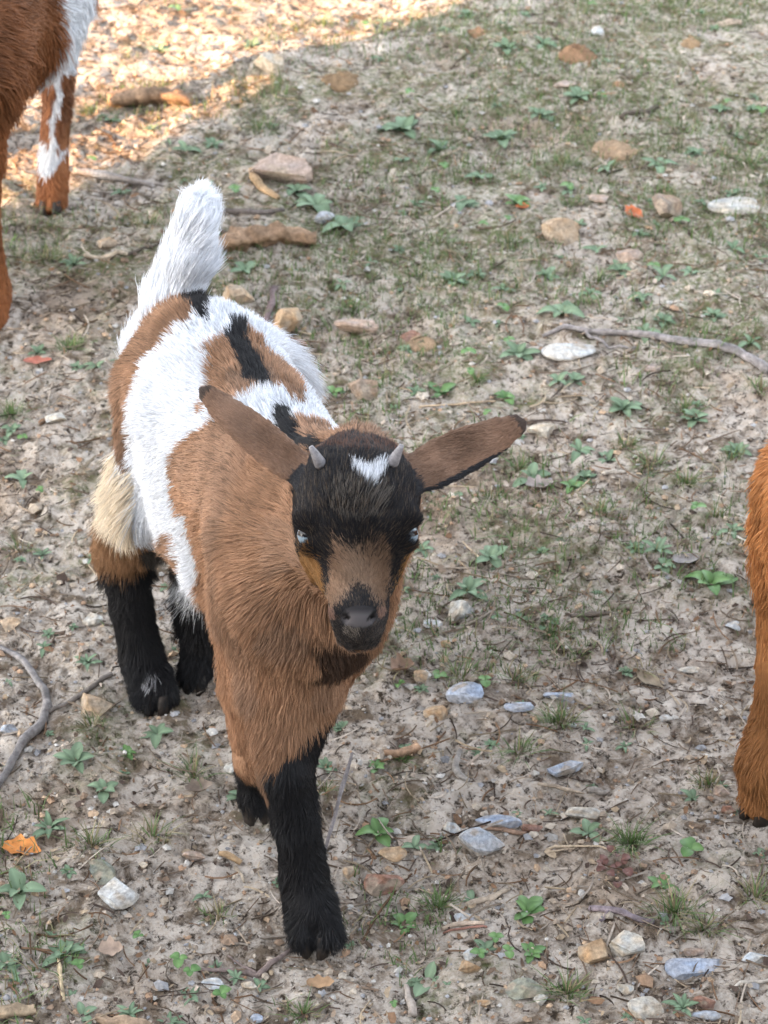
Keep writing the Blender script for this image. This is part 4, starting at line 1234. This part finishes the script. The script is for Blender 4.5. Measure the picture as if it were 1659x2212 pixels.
# weeds: leaves are parts of each plant
def leaf_mat(name, c0, c1, rough=.55):
    m, n, l, b = new_mat(name)
    oi = n.new('ShaderNodeObjectInfo')
    tc = n.new('ShaderNodeTexCoord')
    ns = N(n, 'ShaderNodeTexNoise', Scale=150.0, Detail=4.0)
    l.new(tc.outputs['Object'], ns.inputs['Vector'])
    ad = N(n, 'ShaderNodeMath', operation='ADD'); l.new(oi.outputs['Random'], ad.inputs[0]); l.new(ns.outputs[0], ad.inputs[1])
    hf = N(n, 'ShaderNodeMath', operation='MULTIPLY'); l.new(ad.outputs[0], hf.inputs[0]); hf.inputs[1].default_value = .5
    mx = N(n, 'ShaderNodeMix', data_type='RGBA')
    mx.inputs[6].default_value = (*c0, 1); mx.inputs[7].default_value = (*c1, 1)
    l.new(hf.outputs[0], mx.inputs[0]); l.new(mx.outputs[2], b.inputs['Base Color'])
    at = N(n, 'ShaderNodeAttribute', attribute_name="tint")
    vm = N(n, 'ShaderNodeVectorMath', operation='MULTIPLY'); l.new(mx.outputs[2], vm.inputs[0]); l.new(at.outputs['Color'], vm.inputs[1])
    l.new(vm.outputs[0], b.inputs['Base Color'])
    b.inputs['Roughness'].default_value = rough
    b.inputs['Specular IOR Level'].default_value = .35
    return m
LEAFM = dict(grey=leaf_mat("downy leaf", (.10, .155, .09), (.21, .29, .185), .8), green=leaf_mat("green leaf", (.065, .145, .045), (.145, .25, .085), .5),
             red=leaf_mat("red leaf", (.10, .05, .04), (.17, .075, .06)))
def leaf_mesh(kind, wr, seed):
    r = np.random.default_rng(seed)
    nu, nv_ = 9, 4
    V, F, C = [], [], []
    arch, fold, twist = r.uniform(.10, .45), r.uniform(.10, .30), r.uniform(-.3, .3)
    for i in range(nu + 1):
        t = i / nu
        if kind == 'red' or wr > .75: half = math.sqrt(max(1 - (2 * t - 1.0) ** 2, 0)) * .5 * min(1, t * 5)
        else: half = (math.sin(math.pi * t ** .95) ** .62) * .5 if 0 < t < 1 else 0
        half = max(half * wr, .035 if i < nu else .004)
        for k in range(nv_ + 1):
            q = k / nv_ * 2 - 1
            V.append((q * half, t, arch * t * (1 - t) * 2.0 - arch * .55 * t * t + fold * abs(q) * half + twist * q * half * t + .012 * math.sin(t * 15 + seed) * abs(q)))
            C.append(1.22 if k == nv_ // 2 else 1 - .12 * abs(q))
    for i in range(nu):
        for k in range(nv_): F.append((i * (nv_ + 1) + k, i * (nv_ + 1) + k + 1, (i + 1) * (nv_ + 1) + k + 1, (i + 1) * (nv_ + 1) + k))
    return mesh_from("leaf", np.array(V), F, LEAFM[kind], True, np.array(C)[:, None] * np.ones(3))
LEAFS = {}
for k_, w_ in (('grey', .40), ('grey', .48), ('grey', .30), ('green', .55), ('green', .92), ('red', .9), ('grey', .55)):
    LEAFS[(k_, w_)] = [leaf_mesh(k_, w_, 5 * q + int(w_ * 100)) for q in range(4)]
KINDS = {   # leaf table key, leaf count, inclination range, adjective
 'rosette': (('grey', .48), (7, 11), (.05, .95), "grey-green rosette weed"),
 'narrow': (('grey', .30), (7, 11), (.35, 1.0), "narrow-leaved pale weed"),
 'broad': (('grey', .55), (4, 7), (.05, .8), "broad-leaved grey-green weed"),
 'seedling': (('green', .55), (5, 8), (.10, .8), "bright green seedling"),
 'clover': (('green', .92), (3, 3), (.05, .25), "three-leaved clover"),
 'red': (('red', .9), (16, 20), (.05, .9), "dark red clover-like weed"),
 'pair': (('grey', .40), (4, 5), (.10, .85), "loose sprawling weed"),
}
used_labels = set()
def near_phrase(x, y, skip=0):
    d = sorted((math.hypot(x - a, (y - b)) if True else 0, a, b, t_) for a, b, t_ in LAND)
    _, a, b, t_ = d[skip]
    dx, dy = x - a, y - b
    if abs(dx) > abs(dy) * 1.1: rel = "right of" if dx > 0 else "left of"
    else: rel = "in front of" if dy > 0 else "behind"
    if math.hypot(dx, dy) < 70: rel = "just " + rel
    return rel + " " + t_
def unique_label(base, x, y):
    for skip in range(8):
        lab = base + " " + near_phrase(x, y, skip)
        if lab not in used_labels and len(lab.split()) <= 16:
            used_labels.add(lab); return lab
    return base + " " + near_phrase(x, y)
SIZEW = lambda w: "small " if w < 46 else ("large " if w > 88 else "")

def weed(x, y, w, kind, name="weed", label=None, group=None, leaves=True):
    key, (n0, n1), (i0, i1), noun = KINDS[kind]
    s, el = dscale(x, y + w * .12)
    R_ = w / s * .64
    root = link(name, None)
    px, py, _ = gz(x, y + w * .10)
    root.location = (px, py, gh(px, py) - .001)
    root.rotation_euler = (0, 0, rng.uniform(0, 6.28))
    cnt = int(rng.integers(n0, n1 + 1))
    for k in range(cnt):
        o = link("leaf", LEAFS[key][int(rng.integers(4))], root)
        az = 2 * math.pi * (k * .382 if cnt > 5 else k / cnt) + rng.normal(0, .22)
        inc = i0 + (i1 - i0) * (k / max(cnt - 1, 1)) * rng.uniform(.6, 1.15)
        ln = R_ * rng.uniform(.72, 1.08) * (1 - .35 * k / cnt)
        if kind == 'red': ln *= .42; o.location = (rng.normal(0, R_ * .3), rng.normal(0, R_ * .3), rng.uniform(.002, .01))
        if kind == 'clover': o.location = (0, 0, .010)
        o.rotation_euler = (inc, 0, az); o.scale = (ln, ln, ln)
    tag(root, label or unique_label(SIZEW(w) + noun, x, y), "weed", group)
    return root

WD = [(45, 1935, 118, 'rosette'), (150, 1892, 44, 'rosette'), (440, 1928, 46, 'pair'), (108, 1785, 92, 'narrow'), (225, 1712, 72, 'broad'), (165, 1655, 92, 'rosette'), (276, 1632, 50, 'seedling'),
 (340, 1582, 76, 'broad'), (140, 2060, 96, 'rosette'), (12, 2085, 70, 'broad'), (178, 2182, 76, 'broad'), (28, 2112, 46, 'broad'), (155, 2148, 54, 'pair'), (388, 2080, 46, 'clover'), (412, 2106, 40, 'clover'),
 (410, 2140, 66, 'broad'), (478, 2145, 46, 'clover'), (466, 2072, 54, 'pair'), (560, 2112, 54, 'pair'), (510, 2098, 48, 'narrow'), (280, 2180, 70, 'narrow'), (362, 2192, 76, 'narrow'),
 (815, 1778, 92, 'seedling'), (812, 1642, 62, 'seedling'), (872, 1970, 72, 'seedling'), (1140, 1952, 90, 'seedling'), (925, 2085, 112, 'broad'), (1020, 1925, 66, 'pair'), (1150, 2054, 58, 'seedling'),
 (1050, 2040, 62, 'broad'), (1098, 2072, 36, 'clover'), (1072, 2036, 34, 'clover'), (1036, 2076, 34, 'clover'), (1440, 1995, 66, 'broad'), (1428, 1918, 70, 'seedling'), (1472, 2190, 72, 'narrow'), (1490, 1852, 54, 'clover'), (1645, 1850, 46, 'broad'),
 (1270, 1790, 74, 'broad'), (1186, 1736, 40, 'pair'), (1497, 1720, 66, 'pair'), (1278, 1680, 34, 'pair'), (1268, 1605, 40, 'pair'), (895, 1812, 70, 'pair'), (950, 1808, 60, 'rosette'),
 (1535, 1260, 96, 'seedling'), (1060, 1212, 78, 'broad'), (1012, 1276, 86, 'rosette'), (1098, 1328, 96, 'broad'), (1182, 1338, 66, 'rosette'), (912, 1187, 62, 'pair'), (872, 1268, 40, 'pair'), (1420, 1198, 72, 'narrow'),
 (1432, 1232, 52, 'broad'), (1372, 1196, 48, 'rosette'), (978, 1066, 72, 'broad'), (1146, 1040, 86, 'broad'), (1236, 1066, 74, 'seedling'), (1264, 1042, 56, 'rosette'), (1250, 985, 72, 'pair'), (1312, 995, 86, 'pair'), (1580, 1160, 56, 'pair'),
 (1592, 990, 66, 'rosette'), (1345, 890, 80, 'rosette'), (1206, 836, 72, 'pair'), (1240, 826, 60, 'broad'), (1118, 775, 88, 'rosette'), (720, 852, 56, 'seedling'), (952, 836, 80, 'seedling'), (1092, 856, 58, 'seedling'), (895, 848, 40, 'rosette'),
 (1212, 690, 92, 'broad'), (1388, 650, 66, 'pair'), (1275, 645, 56, 'pair'), (738, 606, 46, 'pair'), (530, 600, 82, 'pair'), (1000, 445, 80, 'broad'), (1115, 450, 66, 'seedling'), (742, 486, 112, 'broad'),
 (684, 438, 96, 'broad'), (640, 406, 66, 'broad'), (872, 284, 100, 'rosette'), (950, 322, 84, 'rosette'), (1082, 300, 78, 'rosette'), (1036, 386, 70, 'broad'), (1172, 104, 74, 'pair'), (1092, 112, 66, 'rosette'),
 (1248, 220, 70, 'rosette'), (1165, 252, 60, 'rosette'), (1310, 365, 70, 'pair'), (1420, 360, 80, 'pair'), (160, 578, 64, 'narrow'), (210, 802, 56, 'pair'), (50, 1032, 86, 'pair'), (28, 934, 52, 'rosette'), (450, 385, 52, 'rosette'),
 (260, 405, 50, 'pair'), (240, 250, 44, 'pair'), (330, 268, 46, 'pair'), (345, 90, 58, 'rosette'), (545, 100, 52, 'rosette'), (400, 315, 64, 'pair'), (460, 305, 60, 'rosette'), (870, 355, 50, 'pair'), (1380, 515, 62, 'pair'), (1290, 545, 66, 'pair'),
 (1430, 605, 76, 'pair'), (1490, 600, 60, 'pair'), (1582, 546, 66, 'pair'), (1640, 560, 56, 'pair'), (1340, 580, 70, 'rosette'), (1180, 600, 60, 'rosette'), (980, 610, 70, 'rosette'), (1085, 630, 54, 'pair'), (1015, 695, 46, 'pair'),
 (1390, 735, 70, 'pair'), (1430, 700, 60, 'rosette'), (1030, 590, 50, 'rosette'), (860, 530, 40, 'rosette'), (1500, 905, 70, 'rosette'), (1540, 690, 64, 'rosette'), (1620, 745, 60, 'pair'), (80, 760, 56, 'rosette'), (205, 1210, 46, 'pair'), (90, 1190, 52, 'narrow'),
 (190, 1440, 62, 'narrow'), (95, 1400, 44, 'pair'), (705, 1640, 52, 'rosette'), (520, 1700, 60, 'rosette'), (585, 1730, 0, 'pair'), (1010, 30, 50, 'rosette'), (830, 45, 44, 'pair'), (1300, 140, 56, 'pair'), (1560, 240, 60, 'pair'), (1500, 330, 56, 'rosette'),
 (1580, 420, 54, 'rosette'), (1230, 420, 50, 'pair'), (900, 450, 46, 'pair'), (800, 560, 44, 'pair'), (1130, 1520, 40, 'pair'), (880, 1600, 44, 'rosette'), (1350, 1600, 40, 'pair'), (735, 1560, 46, 'narrow'), (860, 1470, 40, 'seedling')]
for x, y, w, k in WD:
    if w: weed(x, y, w, k)
used_labels.add("dark red clover-like weed")
weed(1322, 1885, 96, 'red', label="dark red clover-like weed in front of the long dry stalk")

# grass tufts
def tuft(x, y, w, n=70, dry=0.2, h=1.0, label=None, thin=False):
    s, el = dscale(x, y); R_ = w / s * .5
    bag = Bag()
    for i in range(n):
        rr = R_ * .75 * rng.random(); a = rng.uniform(0, 6.283)
        hh = min(R_, .02) * rng.uniform(.4, 1.15) * h * (1.15 - .5 * rr / R_)
        g = np.array([.09, .145, .045]) if rng.random() > dry else np.array([.22, .185, .10])
        blade(bag, rr * math.cos(a), rr * .7 * math.sin(a), -.002, hh, abs(rng.normal(.8, .45)), a + rng.normal(0, .6), rng.uniform(.0004, .0008), g * rng.uniform(.65, 1.35), 5)
    o = link("grass_tuft", bag.build("grass_tuft", LEAFY, True))
    px, py, _ = gz(x, y + w * .15); o.location = (px, py, gh(px, py))
    tag(o, label or unique_label(("dry-tipped " if dry > .4 else "") + SIZEW(w) + ("thin grass tuft" if n < 55 else "dense grass tuft"), x, y), "grass")
for a_ in [(1208, 1545, 105, 110, .2), (1120, 1605, 110, 80, .3), (1370, 1540, 120, 70, .5), (1362, 1815, 110, 130, .05), (950, 1925, 100, 90, .1), (1455, 1965, 140, 110, .35), (1225, 2140, 110, 90, .4), (1530, 1690, 80, 60, .6),
           (200, 1820, 120, 90, .5), (330, 1800, 120, 60, .6), (420, 1660, 100, 60, .3), (200, 1575, 80, 50, .5), (470, 1960, 90, 45, .5), (655, 2170, 90, 70, .3), (150, 750, 100, 90, .1), (28, 890, 90, 80, .1), (1195, 1352, 90, 60, .3),
           (1000, 1440, 110, 60, .4), (1110, 1440, 130, 70, .4), (870, 1620, 46, 40, .1), (1290, 1120, 90, 50, .5), (1400, 1010, 110, 70, .3), (1480, 1050, 100, 70, .3), (1120, 1010, 90, 70, .2), (1060, 1080, 70, 50, .4), (1210, 350, 120, 80, .2),
           (985, 240, 100, 70, .2), (560, 270, 110, 90, .1), (760, 650, 90, 70, .1), (900, 580, 90, 60, .2), (1230, 440, 100, 70, .2), (1440, 420, 90, 60, .2), (1620, 345, 100, 70, .3), (1560, 20, 90, 60, .1), (640, 45, 110, 70, .4), (700, 40, 90, 70, .3),
           (275, 110, 100, 70, .6), (200, 225, 90, 70, .3), (1290, 600, 100, 70, .2), (1100, 520, 90, 60, .2), (1030, 830, 60, 50, .1), (950, 520, 80, 50, .2), (1480, 880, 90, 60, .3), (1640, 850, 90, 60, .3), (1350, 970, 80, 50, .3), (1260, 660, 70, 50, .2),
           (40, 1180, 80, 40, .5), (100, 560, 90, 60, .5), (320, 470, 70, 40, .4), (700, 1690, 60, 40, .3), (1580, 1000, 80, 50, .3), (1540, 1120, 80, 40, .5), (1390, 1420, 70, 40, .6), (1250, 1400, 60, 40, .5), (1630, 1940, 110, 60, .5), (1520, 2000, 110, 60, .6), (1270, 1745, 0, 0, 0)]:
    if a_[2]: tuft(*a_)

# unnamed small seedlings all over: nothing tells one from another
for i in range(130):
    xx = rng.uniform(0, 1659); yy = 2212 * rng.random() ** 1.25
    sz = rng.uniform(22, 38)
    weed(xx, yy, sz, rng.choice(['pair', 'rosette', 'clover', 'rosette']), name="seedling", label=unique_label("tiny green seedling", xx, yy), group="tiny seedlings scattered over the yard")
# ------------------------------------------------------------------ loose litter, gravel and thin grass nobody could count
def yard_points(n, pow_=1.0, xpad=.06):
    out = []
    y = 1.08 + (3.42 - 1.08) * rng.random(n) ** pow_
    dep = y * math.cos(PITCH) + CAM_H * math.sin(PITCH)
    half = dep * CXD / FD + xpad
    x = rng.uniform(-1, 1, n) * half
    return x, y

LITTER = mat_attr("litter", "tint", .9, .15, 220, .35)
TW = np.array([[.13, .095, .07], [.21, .165, .125], [.30, .24, .17], [.075, .055, .045], [.36, .31, .26], [.17, .105, .065]])

def scatter_litter():
    bag = Bag()
    n = 9500
    x, y = yard_points(n, 1.15)
    patch = fbm(np.stack([x, y, x * 0], 1) * 5, 3, 55)
    keep = rng.random(n) < np.clip(.55 + .7 * patch, .12, 1)
    x, y = x[keep], y[keep]
    z = ground_z(x, y)
    Fq = []
    for i in range(4):
        for k in range(3): Fq.append((i * 3 + k, i * 3 + (k + 1) % 3, (i + 1) * 3 + (k + 1) % 3, (i + 1) * 3 + k))
    Fq = np.array(Fq)
    for i in range(len(x)):                      # bent straws and twigs
        Ls = rng.gamma(2.0, .0085) + .005
        r = rng.uniform(.0003, .0008) * (1 + Ls * 8)
        a = rng.uniform(0, 6.283); t = np.linspace(-.5, .5, 5)
        bend = rng.normal(0, .22)
        u = t * Ls; w = bend * Ls * (t * t * 4 - .5) * .5
        cx = x[i] + u * math.cos(a) - w * math.sin(a); cy = y[i] + u * math.sin(a) + w * math.cos(a)
        cz = z[i] + r * .8 + np.abs(rng.normal(0, .0012)) + t * rng.normal(0, .06) * Ls
        V = np.zeros((15, 3))
        for k in range(3):
            q = k * 2.094
            V[k::3, 0] = cx - math.sin(a) * math.cos(q) * r; V[k::3, 1] = cy + math.cos(a) * math.cos(q) * r; V[k::3, 2] = cz + math.sin(q) * r
        bag.add(V, Fq, TW[rng.integers(6)] * rng.uniform(.5, 1.5))
    n = 8000
    x, y = yard_points(n, 1.15)
    z = ground_z(x, y)
    for i in range(n):                           # flakes of bark and dry leaf
        a = rng.uniform(0, 6.283); l_ = rng.gamma(1.5, .0007) + .0009; w_ = l_ * rng.uniform(.25, .7)
        ca, sa = math.cos(a), math.sin(a)
        uu = np.array([-1, 0, 1, 1, 0, -1]) * l_; ww = np.array([-1, -1.2, -.6, .7, 1.1, .8]) * w_
        V = np.stack([x[i] + uu * ca - ww * sa, y[i] + uu * sa + ww * ca, z[i] + .0012 + np.abs(rng.normal(0, .0014, 6)) + uu * rng.normal(0, .25)], 1)
        bag.add(V, np.array([[0, 1, 4, 5], [1, 2, 3, 4]]), TW[rng.integers(6)] * rng.uniform(.7, 1.4) * np.array([1, .97, .95]))
    o = link("litter", bag.build("litter", LITTER, False))
    tag(o, "dry twigs, straw and bark flakes strewn over the soil", kind='stuff')

def scatter_gravel():
    bag = Bag()
    n = 13000
    x, y = yard_points(n, 1.2)
    z = ground_z(x, y)
    oc = np.array([(1, 0, 0), (-1, 0, 0), (0, 1, 0), (0, -1, 0), (0, 0, 1), (0, 0, -1), (.6, .6, .55), (-.6, .6, .5), (-.6, -.6, .55), (.6, -.6, .5)], float)
    tri = [(4, 0, 6), (4, 6, 2), (4, 2, 7), (4, 7, 1), (4, 1, 8), (4, 8, 3), (4, 3, 9), (4, 9, 0), (0, 5, 2), (2, 5, 1), (1, 5, 3), (3, 5, 0), (0, 2, 6), (2, 1, 7), (1, 3, 8), (3, 0, 9)]
    tri = np.array(tri)
    pal = np.array([[.42, .37, .31], [.40, .345, .28], [.37, .31, .245], [.34, .28, .22], [.33, .27, .21], [.36, .24, .16], [.30, .30, .31], [.45, .43, .40], [.24, .17, .12], [.40, .29, .20]])
    for i in range(n):
        s = rng.gamma(1.3, .0008) + .0008
        V = oc * (1 + rng.normal(0, .18, oc.shape)) * s * np.array([1, rng.uniform(.6, 1.2), rng.uniform(.5, .8)])
        a = rng.uniform(0, 6.283); ca, sa = math.cos(a), math.sin(a)
        V = np.stack([V[:, 0] * ca - V[:, 1] * sa + x[i], V[:, 0] * sa + V[:, 1] * ca + y[i], V[:, 2] + z[i] + s * .25], 1)
        bag.add(V, tri, pal[rng.integers(10)] * rng.uniform(.75, 1.2))
    me = mesh_from("gravel", np.concatenate(bag.v), np.concatenate(bag.f), LITTER, False, np.concatenate(bag.c), "tint")
    tag(link("gravel", me), "fine gravel and crumbs of soil", kind='stuff')

def scatter_grass():
    bag = Bag()
    n = 80000
    x, y = yard_points(n, .95)
    dens = fbm(np.stack([x, y, x * 0], 1) * 6, 4, 91, .6) + np.clip((y - 1.9) * .5, -.25, .3) + x * .12 - .55 * smooth(2.9, 3.15, y - 1.08 * x)
    keep = rng.random(n) < smooth(.05, .7, dens)
    x, y = x[keep], y[keep]; z = ground_z(x, y)
    for i in range(len(x)):
        g = np.array([.09, .145, .045]) if rng.random() < .75 else np.array([.19, .17, .09])
        blade(bag, x[i], y[i], z[i] - .001, rng.gamma(2.2, .0034) + .003, abs(rng.normal(.6, .5)), rng.uniform(0, 6.283), rng.uniform(.0004, .0009), g * rng.uniform(.7, 1.3), 3)
    tag(link("grass", bag.build("grass", LEAFY, True)), "thin short grass coming up through the soil", kind='stuff')

scatter_litter(); scatter_gravel(); scatter_grass()
